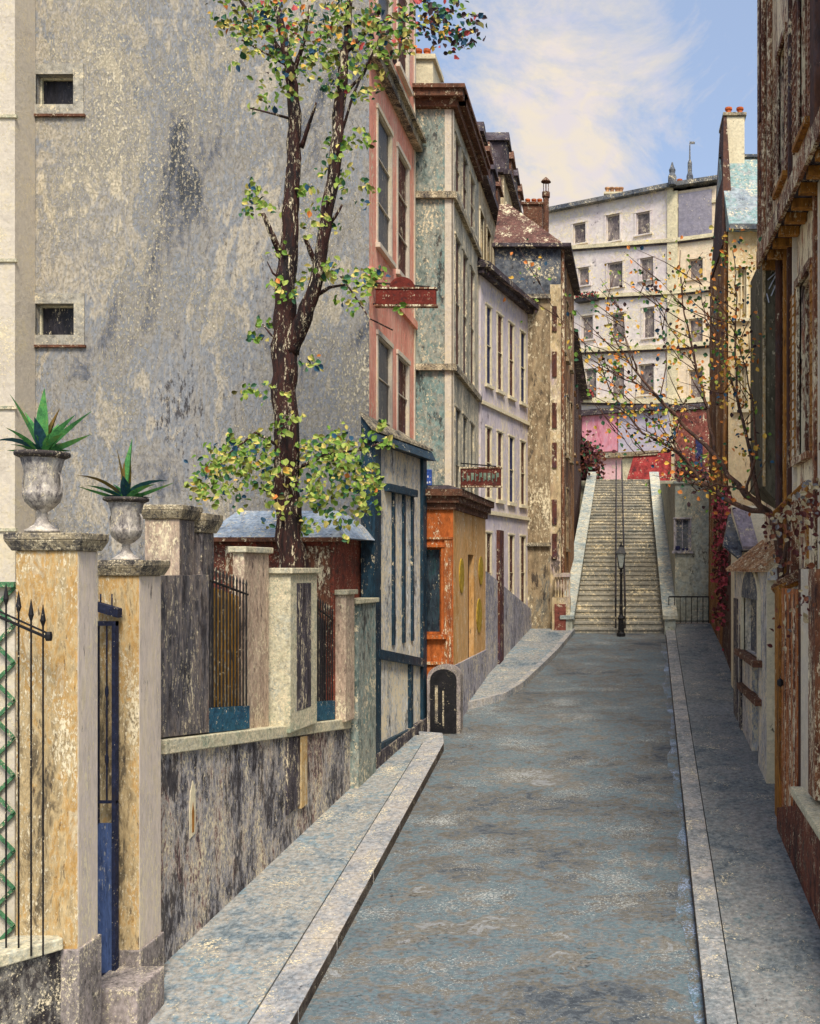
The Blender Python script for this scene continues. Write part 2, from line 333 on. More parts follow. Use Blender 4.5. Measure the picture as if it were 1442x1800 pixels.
pierb = paint('beige_pier', [(104, 92, 72), (164, 142, 104), (198, 174, 130), (186, 144, 80), (192, 172, 138), (222, 202, 160)], 8, sc=1.7, streak=3.5, fleck=.5, nodal=.28, soot=0.3)
pierl = paint('sunlit_pier_side', [(196, 182, 168), (218, 202, 186), (226, 208, 176)], 8, sc=2, streak=5, fleck=.5, nodal=.15, soot=0.1)  # lighter lilac tone paints sunlight on the right side of the beige piers
capm = paint('sooty_cap_stone', [(52, 50, 52), (104, 98, 90), (176, 160, 128), (80, 76, 74)], 8, sc=3, fleck=.5, sx=1)
piers = paint('grey_stone_base', [(96, 90, 86), (146, 136, 130), (170, 156, 150)], 8, sc=3, streak=2, fleck=.4)
pierg = paint('soot_grey_pier', [(60, 58, 60), (98, 94, 96), (134, 122, 112), (90, 60, 64)], 10, sc=1.8, streak=4, fleck=.38, soot=0.6)
pierp = paint('pinkish_pier', [(164, 140, 122), (196, 172, 148), (150, 134, 122)], 10, sc=1.6, streak=3, fleck=.55)
wallm = paint('blotched_wall', [(54, 50, 52), (118, 116, 120), (158, 154, 154), (200, 188, 172), (130, 98, 94), (88, 84, 86)], 11, sc=1.5, streak=2.6, fleck=.42, nodal=.5, soot=0.85, patch=.5)
walln = paint('near_blotched_wall', [(36, 34, 36), (84, 80, 76), (140, 134, 124), (60, 56, 56)], 7.5, sc=3, streak=2, fleck=.42, nodal=.5, soot=0.9)
copg = paint('pale_coping', [(176, 176, 160), (206, 196, 164), (150, 160, 138)], 10, sc=2, fleck=.55, soot=0.1)
urnm = paint('urn_stone', [(96, 90, 90), (158, 150, 142), (196, 186, 170), (206, 198, 184)], 8, sc=4, streak=2, fleck=.35, soot=0.25)
urnr = paint('urn_rim_stone', [(50, 46, 46), (84, 76, 72)], 8, sc=6, fleck=.3)
golds = paint('gold_board', [(150, 108, 44), (184, 136, 60), (160, 130, 84)], 10, sc=3, streak=5, fleck=.35, soot=0.4)
dboard = paint('soot_board', [(50, 48, 54), (84, 78, 84), (120, 110, 100)], 11, sc=3, streak=5, fleck=.4, soot=0.8)
tealb = paint('teal_base_board', [(30, 62, 84), (44, 92, 116), (40, 80, 92)], 11, sc=3, fleck=.2)
redsh = paint('red_shed_wall', [(110, 56, 44), (146, 74, 56), (84, 58, 48), (150, 80, 62)], 13.5, sc=1.6, streak=1.5, fleck=.25, soot=0.4)
bark = paint('bark', [(22, 17, 18), (38, 28, 27), (70, 40, 32), (30, 28, 32)], 11, sc=5, streak=5, fleck=.35, nodal=.5)
twig = paint('twig_bark', [(66, 50, 44), (110, 78, 60)], 14, sc=6, streak=3, fleck=.05)
def leafm(n, c):
    return paint(n, [tuple(int(v * .82) for v in c), c], 10, sc=6, fleck=-1, soot=-1, bump=.1, nodal=.2, rough=.7)
LG = leafm('leaf_green', (116, 152, 56)); LY = leafm('leaf_yellow_green', (164, 178, 84)); LD = leafm('leaf_deep_green', (56, 100, 66))
LYY = leafm('leaf_yellow', (218, 200, 110)); LO = leafm('leaf_orange', (228, 140, 66)); LB = leafm('leaf_blue_green', (44, 84, 110))
LR = leafm('leaf_rose', (190, 80, 76)); LOl = leafm('leaf_olive', (110, 104, 50)); LDK = leafm('leaf_dark_maroon', (64, 44, 46)); LA = leafm('leaf_amber', (226, 180, 76))
potm = paint('terracotta', [(176, 84, 44), (208, 110, 58)], 30, sc=4, fleck=.1)
potg = paint('buff_clay', [(150, 110, 84), (186, 140, 96)], 52, sc=4, fleck=.1)
stepm = paint('worn_step_stone', [(120, 120, 112), (148, 144, 132), (168, 160, 142), (136, 138, 132)], 34, sc=.7, fleck=.5, nodal=.3, soot=0.1)
coping = paint('bluish_coping', [(136, 150, 150), (172, 176, 166), (196, 188, 162)], 32, sc=1, fleck=.5, soot=0.1)
rampw = paint('green_grey_wall', [(136, 144, 132), (176, 174, 154), (160, 168, 160), (154, 148, 126)], 30, sc=.7, streak=1.5, fleck=.3)
pinkp = paint('rose_panel', [(186, 96, 112), (214, 142, 152), (204, 156, 172)], 54, sc=1, streak=3, fleck=.25, nodal=.2, soot=0.1)
pinkl = paint('pale_pink_panel', [(226, 170, 170), (232, 190, 186)], 54, sc=1, fleck=.3, nodal=.15, soot=0)
redp = paint('red_awning_cloth', [(134, 44, 42), (166, 64, 58)], 54, sc=1, fleck=.15)
mlil = paint('lilac_panel', [(176, 168, 180), (192, 182, 190)], 54, sc=1, fleck=.2, nodal=.15, soot=0)
maroon = paint('maroon_brick', [(96, 48, 42), (136, 78, 66), (120, 64, 54)], 50, sc=1, fleck=.3)
navyp = paint('navy_panel', [(34, 38, 74), (52, 56, 96)], 50, sc=1, fleck=.1)
agreen = paint('green_trellis_paint', [(60, 110, 78), (92, 140, 96)], 9, sc=4, fleck=.35)
agave1 = paint('agave_green', [(48, 96, 56), (80, 142, 76), (116, 140, 60)], 8, sc=5, fleck=-1, nodal=.3, soot=-1)
agave2 = paint('agave_blue', [(36, 66, 88), (48, 96, 84)], 8, sc=5, fleck=-1, nodal=.3, soot=-1)
agave3 = paint('agave_bronze', [(120, 86, 36), (80, 84, 40)], 8, sc=5, fleck=-1, nodal=.3, soot=-1)
tile = paint('orange_tile', [(136, 92, 62), (176, 128, 88), (206, 180, 140)], 16, sc=4, fleck=.5)
lilr = paint('lilac_shed_roof', [(150, 140, 150), (176, 162, 164)], 19, sc=2, fleck=.25)

# ---------------------------------------------------------------- ground, road, pavements
def struct(name, mb, mats):
    o = mb.build(name, mats); o['kind'] = 'structure'; return o
ys = [-60, -20, 0, 4, 8, 12, 16, 20, 24, 26.8, 30, 34, 38, 42, 45.8, 60, 120, 400, 900]; xs = [-600, -100, -30, -10, -4, 0, 4, 10, 30, 100, 600]
mb = MB()
mb.add([(x, y, H(y) - .05 - (.6 if 26.9 < y < 45.7 else 0)) for y in ys for x in xs], [[j * len(xs) + i, j * len(xs) + i + 1, (j + 1) * len(xs) + i + 1, (j + 1) * len(xs) + i] for j in range(len(ys) - 1) for i in range(len(xs) - 1)])
struct('ground', mb, earth)
def sheet(pairs, dz, thick=None):              # pairs: (Y, xl, xr) rows
    mb = MB(); n = len(pairs)
    v = []
    for Y, a, b in pairs: v += [(a, Y, H(Y) + dz), (b, Y, H(Y) + dz)]
    mb.add(v, [[2 * i, 2 * i + 1, 2 * i + 3, 2 * i + 2] for i in range(n - 1)])
    if thick:
        for i in range(n - 1):
            for k in (0, 1):
                a = Vector(v[2 * i + k]); b = Vector(v[2 * i + 2 + k]); d = Vector((0, 0, -thick))
                mb.add([a, b, b + d, a + d], [[0, 1, 2, 3]])
        for i in (0, n - 1):
            a = Vector(v[2 * i]); b = Vector(v[2 * i + 1]); d = Vector((0, 0, -thick)); mb.add([a, b, b + d, a + d], [[0, 1, 2, 3]])
    return mb
LK = lambda Y: -2.80 - .015 * (Y - 8.5)
RK = lambda Y: .775 + .031 * (Y - 8.5)
LIN = lambda Y: -4.34 + (Y - 9.2) * .092      # foot of the garden wall
ROUT = lambda Y: 2.05 if Y < 13 else 2.05 + (Y - 13) * .05
rows = [-18, -8, 0, 3, 6, 8.5, 11, 14, 16.2, 18, 20, 22, 24, 26.85]
struct('road', sheet([(Y, -4.6 if 16.2 < Y < 20 else LK(Y) - .3, RK(Y) + .1) for Y in rows], 0, .04), asph)
SW = .36
rowsL = [Y for Y in rows if Y < 16] + [16.3]
struct('pavement_left', sheet([(Y, min(LIN(Y), -3.7) - .35, LK(Y) - SW - .012) for Y in rowsL] + [(16.75, -4.2, -3.18)], .13, .2), pave)
struct('pavement_right', sheet([(Y, RK(Y) + .27, 3.3) for Y in rows[:-1]] + [(27.2, RK(27) + .27, 3.3)], .13, .2), pave2)
k2 = [(19.0, -3.2, -3.0), (19.25, -3.2, -2.75), (19.7, -3.2, -2.4), (20.6, -3.3, -2.14), (22, -3.3, -1.92), (24, -3.4, -1.62), (26.85, -3.4, -1.30)]
struct('pavement_upper', sheet(k2, .13, .2), pave)
# kerb stones
mb = MB()
def kerb(mb, fn, w, y0, y1, L=1.35):
    y = y0; rnd = random.Random(3); nf = 5 if w < 0 else 3
    while y < y1 - .2:
        l = min(L * rnd.uniform(.8, 1.2), y1 - y); a = y + .008; b = y + l - .008; h = .135 + rnd.uniform(-.004, .004)
        x0, x1 = fn(a), fn(b)
        mb.hexa([(min(x0, x0 + w), a, H(a) - .1), (max(x0, x0 + w), a, H(a) - .1), (max(x1, x1 + w), b, H(b) - .1), (min(x1, x1 + w), b, H(b) - .1)],
                [(min(x0, x0 + w), a, H(a) + h), (max(x0, x0 + w), a, H(a) + h), (max(x1, x1 + w), b, H(b) + h), (min(x1, x1 + w), b, H(b) + h)])
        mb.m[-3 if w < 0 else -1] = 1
        y += l
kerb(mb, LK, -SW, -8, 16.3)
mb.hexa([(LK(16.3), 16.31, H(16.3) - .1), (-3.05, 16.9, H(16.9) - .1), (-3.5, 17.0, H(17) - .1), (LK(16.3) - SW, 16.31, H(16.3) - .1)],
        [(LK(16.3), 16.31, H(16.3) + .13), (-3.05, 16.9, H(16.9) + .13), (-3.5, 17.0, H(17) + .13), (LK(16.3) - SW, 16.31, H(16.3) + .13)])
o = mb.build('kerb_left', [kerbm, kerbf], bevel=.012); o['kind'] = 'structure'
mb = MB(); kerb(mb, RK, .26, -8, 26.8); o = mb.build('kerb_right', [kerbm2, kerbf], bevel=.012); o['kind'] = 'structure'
mb = MB()
for i in range(len(k2) - 1):
    (ya, _, xa), (yb, _, xb) = k2[i], k2[i + 1]
    d = Vector((xb - xa, yb - ya)).normalized(); n = Vector((d.y, -d.x)) * .13
    mb.hexa([(xa, ya, H(ya) - .1), (xa + n.x, ya + n.y, H(ya) - .1), (xb + n.x, yb + n.y, H(yb) - .1), (xb, yb, H(yb) - .1)],
            [(xa, ya, H(ya) + .132), (xa + n.x, ya + n.y, H(ya) + .132), (xb + n.x, yb + n.y, H(yb) + .132), (xb, yb, H(yb) + .132)])
o = mb.build('kerb_upper', kerbm); o['kind'] = 'structure'
gut = [(Y, RK(Y) - .12 - .04 * math.sin(Y * 1.3) - .03 * math.sin(Y * 3.7) - .015 * math.sin(Y * 9.1), RK(Y) - .002) for Y in [5 + i * .1 for i in range(216)]]
struct('gutter', sheet(gut, .005), gutter)

# ---------------------------------------------------------------- staircase with parapets, handrail, street lamp
N = 40; Y0 = 26.86; Y1 = 45.8; Z0 = H(26.8)
t = root('stone_staircase', 'long worn stone staircase climbing the hill at the end of the street', 'staircase', (0, Y0, Z0))
SL = lambda Y: -1.22 + (Y - 26.8) * .012; SR = lambda Y: 1.30 + (Y - 26.8) * .014
rz = 6.0 / N; tr = (Y1 - Y0) / N
mb = MB()
for i in range(N):
    a = Y0 + i * tr; b = a + tr + .01; z = Z0 + (i + 1) * rz
    mb.hexa([(SL(a), a + .02, z - rz - .4), (SR(a), a + .02, z - rz - .4), (SR(b), b, z - rz - .4), (SL(b), b, z - rz - .4)],
            [(SL(a), a + .02, z - .05), (SR(a), a + .02, z - .05), (SR(b), b, z - .05), (SL(b), b, z - .05)])
    mb.hexa([(SL(a), a - .006, z - .05), (SR(a), a - .006, z - .05), (SR(b), b - .001, z - .05), (SL(b), b - .001, z - .05)],
            [(SL(a), a - .006, z), (SR(a), a - .006, z), (SR(b), b - .001, z), (SL(b), b - .001, z)])
mb.build('flight', stepm, t)
def parapet(x0, w0, x1, w1):
    mb = MB(); za = Z0 - .3; 
    mb.hexa([(x0, Y0 - .25, za), (x0 + w0, Y0 - .25, za), (x1 + w1, Y1, 8.0 - .6), (x1, Y1, 8.0 - .6)], [(x0, Y0 - .25, Z0 + .42), (x0 + w0, Y0 - .25, Z0 + .42), (x1 + w1, Y1, 8.2 + .3), (x1, Y1, 8.2 + .3)])
    p = mb.build('parapet', rampw, t)
    mb = MB(); mb.hexa([(x0 - .05, Y0 - .3, Z0 + .42), (x0 + w0 + .05, Y0 - .3, Z0 + .42), (x1 + w1 + .05, Y1, 8.5), (x1 - .05, Y1, 8.5)], [(x0 - .05, Y0 - .3, Z0 + .52), (x0 + w0 + .05, Y0 - .3, Z0 + .52), (x1 + w1 + .05, Y1, 8.6), (x1 - .05, Y1, 8.6)])
    mb.build('coping', coping, p)
parapet(SL(26.8) - .30, .29, SL(45.8) - .34, .33); parapet(SR(26.8) + .01, .3, SR(45.8) + .01, .34)
mb = MB(); mb.box(-14, 16, 45.81, 48, 6, 8.18); struct('landing', mb, stepm)

t = root('stair_handrail', 'double iron handrail running up the middle of the stone staircase', 'handrail', (.09, Y0, Z0))
for dx in (-.13, .13):
    mb = MB(); mb.tube([(.09 + dx, Y0 + .1, Z0), (.09 + dx, Y0 + .1, Z0 + .95), (.09 + dx, Y1 - .2, 8.2 + .9), (.09 + dx, Y1 - .2, 8.2)], .034, 6); mb.build('rail', ironf, t)
for i in range(10):
    Y = Y0 + .6 + i * 2.0; z = Z0 + math.ceil((Y - Y0) / tr) * rz
    for dx in (-.13, .13):
        mb = MB(); mb.tube([(.09 + dx, Y, z - .02), (.09 + dx, Y, Z0 + .95 + (Y - Y0 - .1) / 18.64 * 5.95)], .018, 6); mb.build('post', ironf, t)

PX = .11; PY = 26.45; PZ = H(PY)
t = root('street_lamp', 'black cast iron street lamp with glass lantern at the foot of the staircase', 'street lamp', (PX, PY, PZ))
mb = MB(); mb.lathe((PX, PY, PZ), [(.12, -.05), (.12, .08), (.085, .12), (.075, .45), (.1, .5), (.05, .6), (.038, 1.1), (.03, 1.7), (.055, 1.72), (.03, 1.76), (.04, 1.86)], 12); mb.build('post', iron, t)
mb = MB()
for k in range(4):
    q = math.pi / 4 + k * math.pi / 2; c, s_ = math.cos(q), math.sin(q)
    mb.tube([(PX + .07 * c, PY + .07 * s_, PZ + 1.86), (PX + .17 * c, PY + .17 * s_, PZ + 2.28)], .014, 5)
mb.box(PX - .06, PX + .06, PY - .06, PY + .06, PZ + 1.84, PZ + 1.88)
b = [(PX - .14, PY - .14, PZ + 2.27), (PX + .14, PY - .14, PZ + 2.27), (PX + .14, PY + .14, PZ + 2.27), (PX - .14, PY + .14, PZ + 2.27)]
mb.hexa(b, [(x * .35 + PX * .65, y * .35 + PY * .65, PZ + 2.45) for x, y, z in b]); mb.lathe((PX, PY, PZ + 2.44), [(.05, 0), (.05, .05), (.02, .07), (.01, .14)], 8)
ln = mb.build('lantern', iron, t)
mb = MB(); mb.hexa([(PX - .04, PY - .04, PZ + 1.89), (PX + .04, PY - .04, PZ + 1.89), (PX + .04, PY + .04, PZ + 1.89), (PX - .04, PY + .04, PZ + 1.89)],
        [(PX - .11, PY - .11, PZ + 2.26), (PX + .11, PY - .11, PZ + 2.26), (PX + .11, PY + .11, PZ + 2.26), (PX - .11, PY + .11, PZ + 2.26)])
gl = bpy.data.materials.new('lantern_glass'); gl.use_nodes = True; bb = gl.node_tree.nodes['Principled BSDF']; bb.inputs['Base Color'].default_value = (.5, .55, .5, 1); bb.inputs['Alpha'].default_value = .45; bb.inputs['Roughness'].default_value = .15
mb.build('glass', gl, ln)

# ---------------------------------------------------------------- left: cream house edge, grey gable house with pink front
t = root('pink_house', 'tall house with a blotched grey blank gable wall and a pink street front', 'house', (-7, 16, H(16)))
foot = [(-16, 16), (-4.1, 16), (-4.1, 19.62), (-16, 19.62)]; fs = [Fac(foot[i], foot[(i + 1) % 4]) for i in range(4)]
ZT = 18.0; g, p = fs[0], fs[1]
gh = [g.win(64, 130, 131, 184), g.win(63, 131, 534, 589)]
fl = [(5.9, 8.0), (9.55, 11.85), (13.4, 15.9)]
ph = [(a, b, z0, z1) for z0, z1 in fl for a, b in ((.55, 1.5), (2.05, 2.95))]
mb = MB(); g.panel(mb, -1, ZT, gh, .2, 0); p.panel(mb, -1, ZT, ph, .2, 1); fs[2].panel(mb, -1, ZT, [], .2, 0); fs[3].panel(mb, -1, ZT, [], .2, 0)
mb.build('wall', [greyw, pinkw], t)
mb = MB(); mb.box(-16.2, -3.9, 15.8, 19.6, ZT, ZT + .25); mb.hexa([(-16.2, 15.8, ZT + .25), (-3.9, 15.8, ZT + .25), (-3.9, 19.6, ZT + .25), (-16.2, 19.6, ZT + .25)], [(-16, 17.6, ZT + 2), (-5.5, 17.6, ZT + 2), (-5.5, 17.9, ZT + 2), (-16, 17.9, ZT + 2)]); mb.build('roof', slate, t)
for h in gh:
    w_ = window(t, g, h, blackg, copg, rec=.18, bars=(0, 0), surround=0, sill=False, fr=.03)
    mb = MB(); s_ = .17; a_, b_, c_, d_ = h
    g.box(mb, a_ - s_, a_, c_, d_, -.02, .02); g.box(mb, b_, b_ + s_, c_, d_, -.02, .02); g.box(mb, a_ - s_, b_ + s_, d_, d_ + s_, -.02, .02); g.box(mb, a_ - s_, b_ + s_, c_ - s_, c_, -.02, .02)
    mb.build('surround', surm, w_)
    mb = MB(); g.box(mb, a_ - s_ - .03, b_ + s_ + .03, c_ - s_ - .04, c_ - s_, -.02, .05); mb.build('sill', corn, w_)
for h in ph:
    window(t, p, h, brpane if h[0] > 1.8 else blackg, creamw, rec=.06, bars=(0, 2), surround=.08, proud=.02, fr=.03)
mb = MB()
p.box(mb, -.06, 3.6, 12.45, 12.62, -.02, .16); p.box(mb, -.06, 3.6, 12.62, 12.7, -.02, .24); mb.build('cornice', capm, t)
mb = MB(); p.box(mb, -.004, 3.6, 8.85, 9.0, -.02, .06); mb.build('string_course', pinkw, t)
mb = MB(); p.box(mb, 3.5, 3.61, -1, ZT, -.01, .02); mb.build('quoin', creamw, t)

t = root('cream_house', 'narrow strip of a cream rendered house at the far left edge', 'house', (-11, 15.4, H(15)))
foot = [(-15, 15.45), (-9.62, 15.45), (-9.62, 15.99), (-15, 15.99)]
mb, fc = shell(foot, -1, 17.5, {}, {}); mb.build('wall', creamw, t)
for z in (4.6, 6.55, 8.9, 11.2):
    mb = MB(); fc[0].box(mb, 4.9, 5.42, z, z + .05, -.02, .03); mb.build('string_course', copg, t)
mb = MB(); fc[0].box(mb, 5.06, 5.09, -1, 17.5, -.01, .012); mb.build('joint', dboard, t)

# ---------------------------------------------------------------- green-grey house
t = root('green_grey_house', 'tall green-grey house with dark cornice, chimney and pale street side', 'house', (-5, 19.65, H(20)))
foot = [(-9, 19.66), (-3.35, 19.66), (-3.35, 23.4), (-9, 23.4)]; ZT = EYE + (1000 - 178) / F * 19.66
fq = Fac(foot[1], foot[2])
hs = []
for z0, z1 in ((11.75, 13.0), (8.2, 10.9), (5.0, 7.35), (1.9, 4.2)):
    for a in (.3, 1.25, 2.35): hs.append((a, a + .6, z0, z1))
mb, fc = shell(foot, -.5, ZT, {1: hs}, {0: 0, 1: 1}); mb.build('wall', [greenw, greenf], t)
for h in hs: window(t, fc[1], h, brpane if h[2] > 8 else blackg, greenf, rec=.05, bars=(0, 1), surround=.05, proud=.015, fr=.025)
mb = MB()
for f, w in ((fc[0], 5.65), (fc[1], 3.7)):
    e = .3 if f is fc[0] else 0
    f.box(mb, 0, w + (.12 if e else 0), ZT - .16, ZT, -.01, .12); f.box(mb, 0, w + (.25 if e else 0), ZT, ZT + .14, -.2, .25); f.box(mb, 0, w + e, ZT + .14, ZT + .22, -.2, .3)
mb.build('cornice', corn, t)
for z in (EYE + (1000 - 350) / F * 19.66, EYE + (1000 - 652) / F * 19.66):
    mb = MB(); fc[0].box(mb, 0, 5.73, z, z + .13, -.01, .09); fc[1].box(mb, .001, 3.7, z, z + .13, -.01, .09); mb.build('string_course', capm, t)
mb = MB(); fc[0].box(mb, 5.5, 5.66, -.5, ZT - .17, -.01, .02); fc[1].box(mb, -.02, .12, -.5, ZT - .17, -.01, .022); mb.build('quoin', creamw, t)
mb = MB(); zc = ZT + .22; mb.hexa([(-8.8, 19.9, zc), (-3.5, 19.9, zc), (-3.5, 23, zc), (-8.8, 23, zc)], [(-8.8, 20.5, zc + .5), (-3.9, 20.5, zc + .5), (-3.9, 22.6, zc + .5), (-8.8, 22.6, zc + .5)])
rf = mb.build('roof', slate, t)
mb = MB(); a = P(728, 140, 20.6); b = P(766, 110, 20.6); mb.box(a.x - .7, b.x, 20.3, 21.2, zc, b.z - .1); mb.box(a.x - .75, b.x + .06, 20.24, 21.26, b.z - .1, b.z); ch = mb.build('chimney', whitec, rf)
for px in (722, 736, 751):
    q = P(px, 110, 20.6); m = MB(); m.lathe((q.x, 20.6, q.z), [(.085, 0), (.065, .05), (.06, .2), (.08, .22), (.08, .27), (.04, .27)], 10); m.build('chimney_pot', potm, rf)

# signs
t = root('street_plaque', 'small blue enamel street plaque with worn white lettering on the green-grey wall', 'plaque', P(743, 842, 19.6))
mb = MB(); a = P(727, 857, 19.6); b = P(759, 825, 19.6); mb.box(a.x, b.x, 19.6, 19.65, a.z, b.z); mb.build('plate', plaque, t, bevel=.008)
mb = MB(); rn = random.Random(5)
for row, (n, x0, x1) in enumerate(((6, .12, .8), (8, .06, .9))):
    for i in range(n):
        u = x0 + (x1 - x0) * i / (n - 1); x = a.x + (b.x - a.x) * u; z = b.z - (b.z - a.z) * (.38 + .34 * row)
        mb.box(x - .013, x + .013, 19.592, 19.602, z - .022 * rn.uniform(.7, 1.3), z + .022 * rn.uniform(.6, 1.2))
mb.build('lettering', whitee, t)

def blade_sign(name, label, x0, x1, z0, z1, Y, m, arch=False, letters=False, xw=None):
    t = root(name, label, 'sign', ((x0 + x1) / 2, Y, z0))
    mb = MB(); mb.box(x0, x1, Y - .05, Y + .05, z0, z1); mb.build('board', m, t, bevel=.01)
    mb = MB(); mb.box(x0 - .02, x1 + .02, Y - .065, Y + .065, z0 - .035, z0 - .002); mb.box(x0 - .02, x1 + .02, Y - .065, Y + .065, z1 + .002, z1 + .03)
    mb.build('border', umber, t)
    if arch:
        mb = MB(); cx = (x0 * .56 + x1 * .44); r = .21; pr = [(cx + r * math.cos(a), z1 + .03 + r * .85 * math.sin(a)) for a in [math.pi * i / 12 for i in range(13)]]
        mb.hexa([(x, Y - .045, z) for x, z in pr], [(x, Y + .045, z) for x, z in pr]); mb.build('arched_crest', m, t)
    if letters:
        mb = MB(); rn = random.Random(2)
        for i in range(9):
            x = x0 + .07 + (x1 - x0 - .14) * i / 8; zz = (z0 + z1) / 2
            mb.box(x - .03, x - .012, Y - .06, Y - .052, zz - .09, zz + .09); mb.box(x - .01, x + .03, Y - .06, Y - .052, zz + .02 * rn.choice((-3, 0, 3)), zz + .02 * rn.choice((-3, 0, 3)) + .03)
        mb.build('lettering', signg, t)
    mb = MB(); mb.tube([(xw, Y, z1 + .12), (x1 - .1, Y, z1 + .05)], .014, 6); mb.tube([(xw, Y, z0 + .02), (x0 + .03, Y, z0 + .02)], .014, 6); mb.build('bracket', iron, t)
blade_sign('hanging_sign', 'blank oxblood red hanging sign with arched crest on the pink front', P(657, 0, 16.2).x + .03, P(766, 0, 16.2).x, P(0, 535, 16.2).z, P(0, 508, 16.2).z, 16.25, signr, arch=True, xw=-4.1)
blade_sign('hanging_sign', 'dark red hanging sign with faded green lettering beside the mauve house', P(811, 0, 20.7).x, P(881, 0, 20.7).x, P(0, 854, 20.7).z, P(0, 824, 20.7).z, 20.7, signd, letters=True, xw=-3.35)

# ---------------------------------------------------------------- mauve house
t = root('mauve_house', 'mauve rendered house with shuttered windows and sloping grey plinth', 'house', (-4, 23.5, H(23)))
A = (-3.30, 23.42); B = (-2.46, 27.15)
foot = [(-8.5, 23.42), A, B, (-8.5, 27.15)]; fq = Fac(A, B); ZT = 11.25
hs = []
us = [(.35, .72), (1.15, 1.55), (2.05, 2.45), (3.0, 3.42)]
for z0, z1 in ((8.55, 10.5), (5.75, 7.5), (2.9, 4.9)):
    for a, b in us: hs.append((a, b, z0, z1))
mb, fc = shell(foot, 0, ZT, {1: hs}, {}); mb.build('wall', mauvew, t)
for i, h in enumerate(hs): window(t, fc[1], h, brpane if i % 3 else navyp, whitec, rec=.05, bars=(0, 1), surround=.04, proud=.012, fr=.025)
mb = MB()
z0a = fq.z(843, 455); z1a = fq.z(918, 560)
fq.box(mb, -.25, fq.w + .1, ZT - .02, ZT + .12, -.3, .30); fq.box(mb, -.2, fq.w + .06, ZT - .14, ZT - .02, -.01, .16); mb.build('cornice', slate, t)
mb = MB(); mb.hexa([(-8.5, 23.3, ZT + .12), (A[0] + .2, 23.2, ZT + .12), (B[0] + .2, 27.2, ZT + .12), (-8.5, 27.2, ZT + .12)], [(-8.5, 23.6, ZT + .9), (A[0] - 1.2, 23.6, ZT + .9), (B[0] - 1.2, 27, ZT + .9), (-8.5, 27, ZT + .9)]); mb.build('roof', slate, t)
mb = MB()
for z in (8.0, 5.35): fq.box(mb, 0, fq.w, z, z + .09, -.01, .06)
mb.build('string_course', whitec, t)
mb = MB(); Pl = Fac((-2.86, 21.12), (-2.43, 27.16))
mb.hexa([(-2.86, 21.12, .8), (-2.38, 27.1, .8), (B[0] - .1, 27.1, .8), (-3.4, 23, .8), (-3.4, 21.12, .8)], [(-2.86, 21.12, 3.95), (-2.38, 27.1, 2.85), (B[0] - .1, 27.1, 2.85), (-3.4, 23, 3.75), (-3.4, 21.12, 3.95)]); mb.build('plinth', mauveb, t)
mb = MB(); Pl.box(mb, 1.25, 1.75, H(22.4) + .1, 4.9, -.02, .06); Pl.box(mb, 3.3, 3.36, H(24.5) + .1, 3.2, -.02, .03); mb.build('door', brpane, t)
# ---------------------------------------------------------------- dormered house behind
def dormered(lab, ya_, yb_, ZT, X5, chim):
    t = root('dormered_house', lab, 'house', (-6, ya_ + 1, H(ya_)), 'mansard roofed houses stepping up behind the mauve house')
    foot = [(-10, ya_), (X5, ya_), (X5, yb_), (-10, yb_)]
    hs = [(a, a + .7, z0, z0 + 1.6) for z0 in (ZT - 5, ZT - 2.5) for a in (.5, 2.0, 3.5, 5.0)]
    mb, fc = shell(foot, 0, ZT, {1: hs}, {}); mb.build('wall', yelw, t)
    for h in hs: window(t, fc[1], h, brpane, whitec, bars=(1, 1), surround=.08)
    mb = MB(); L_ = yb_ - ya_; fc[1].box(mb, -.1, L_, ZT - .05, ZT + .12, -.2, .25); fc[0].box(mb, 0, 10 + X5, ZT - .05, ZT + .12, -.2, .25); mb.build('cornice', slate, t)
    mb = MB(); fc[1].box(mb, 0, L_, ZT - 2.9, ZT - 2.8, -.01, .07); mb.build('string_course', whitec, t)
    mb = MB(); zt = ZT + .12
    mb.hexa([(-10, ya_, zt), (X5 + .1, ya_, zt), (X5 + .1, yb_, zt), (-10, yb_, zt)], [(-10, ya_ + .4, zt + 1.45), (X5 - .7, ya_ + .4, zt + 1.45), (X5 - .7, yb_ - .2, zt + 1.45), (-10, yb_ - .2, zt + 1.45)]); rf = mb.build('roof', slate, t)
    for i in range(4):
        y = ya_ + .35 + i * (L_ - .6) / 4
        mb = MB(); mb.box(X5 - .9, X5 + .05, y, y + .8, zt + .1, zt + 1.15); mb.hexa([(X5 - 1, y - .1, zt + 1.15), (X5 + .15, y - .1, zt + 1.15), (X5 + .15, y + .9, zt + 1.15), (X5 - 1, y + .9, zt + 1.15)], [(X5 - 1, y + .3, zt + 1.6), (X5 + .1, y + .3, zt + 1.6), (X5 + .1, y + .5, zt + 1.6), (X5 - 1, y + .5, zt + 1.6)])
        d = mb.build('dormer', corn if i % 2 else slate, rf)
        mb = MB(); mb.box(X5 + .051, X5 + .06, y + .15, y + .65, zt + .25, zt + 1.0); mb.build('pane', blackg, d) if False else None
    mb = MB(); mb.box(X5 - 1.5, X5 - .7, ya_ + chim, ya_ + chim + .6, zt + .8, zt + 2.2); mb.build('chimney', brownw, rf)
dormered('cream house with dark mansard dormers rising right behind the green-grey house', 27.5, 33.4, 15.3, -3.98, .2)
dormered('farther brown-dormered mansard house stepping up behind the mauve house', 33.5, 40.2, 17.7, -3.92, 5.2)

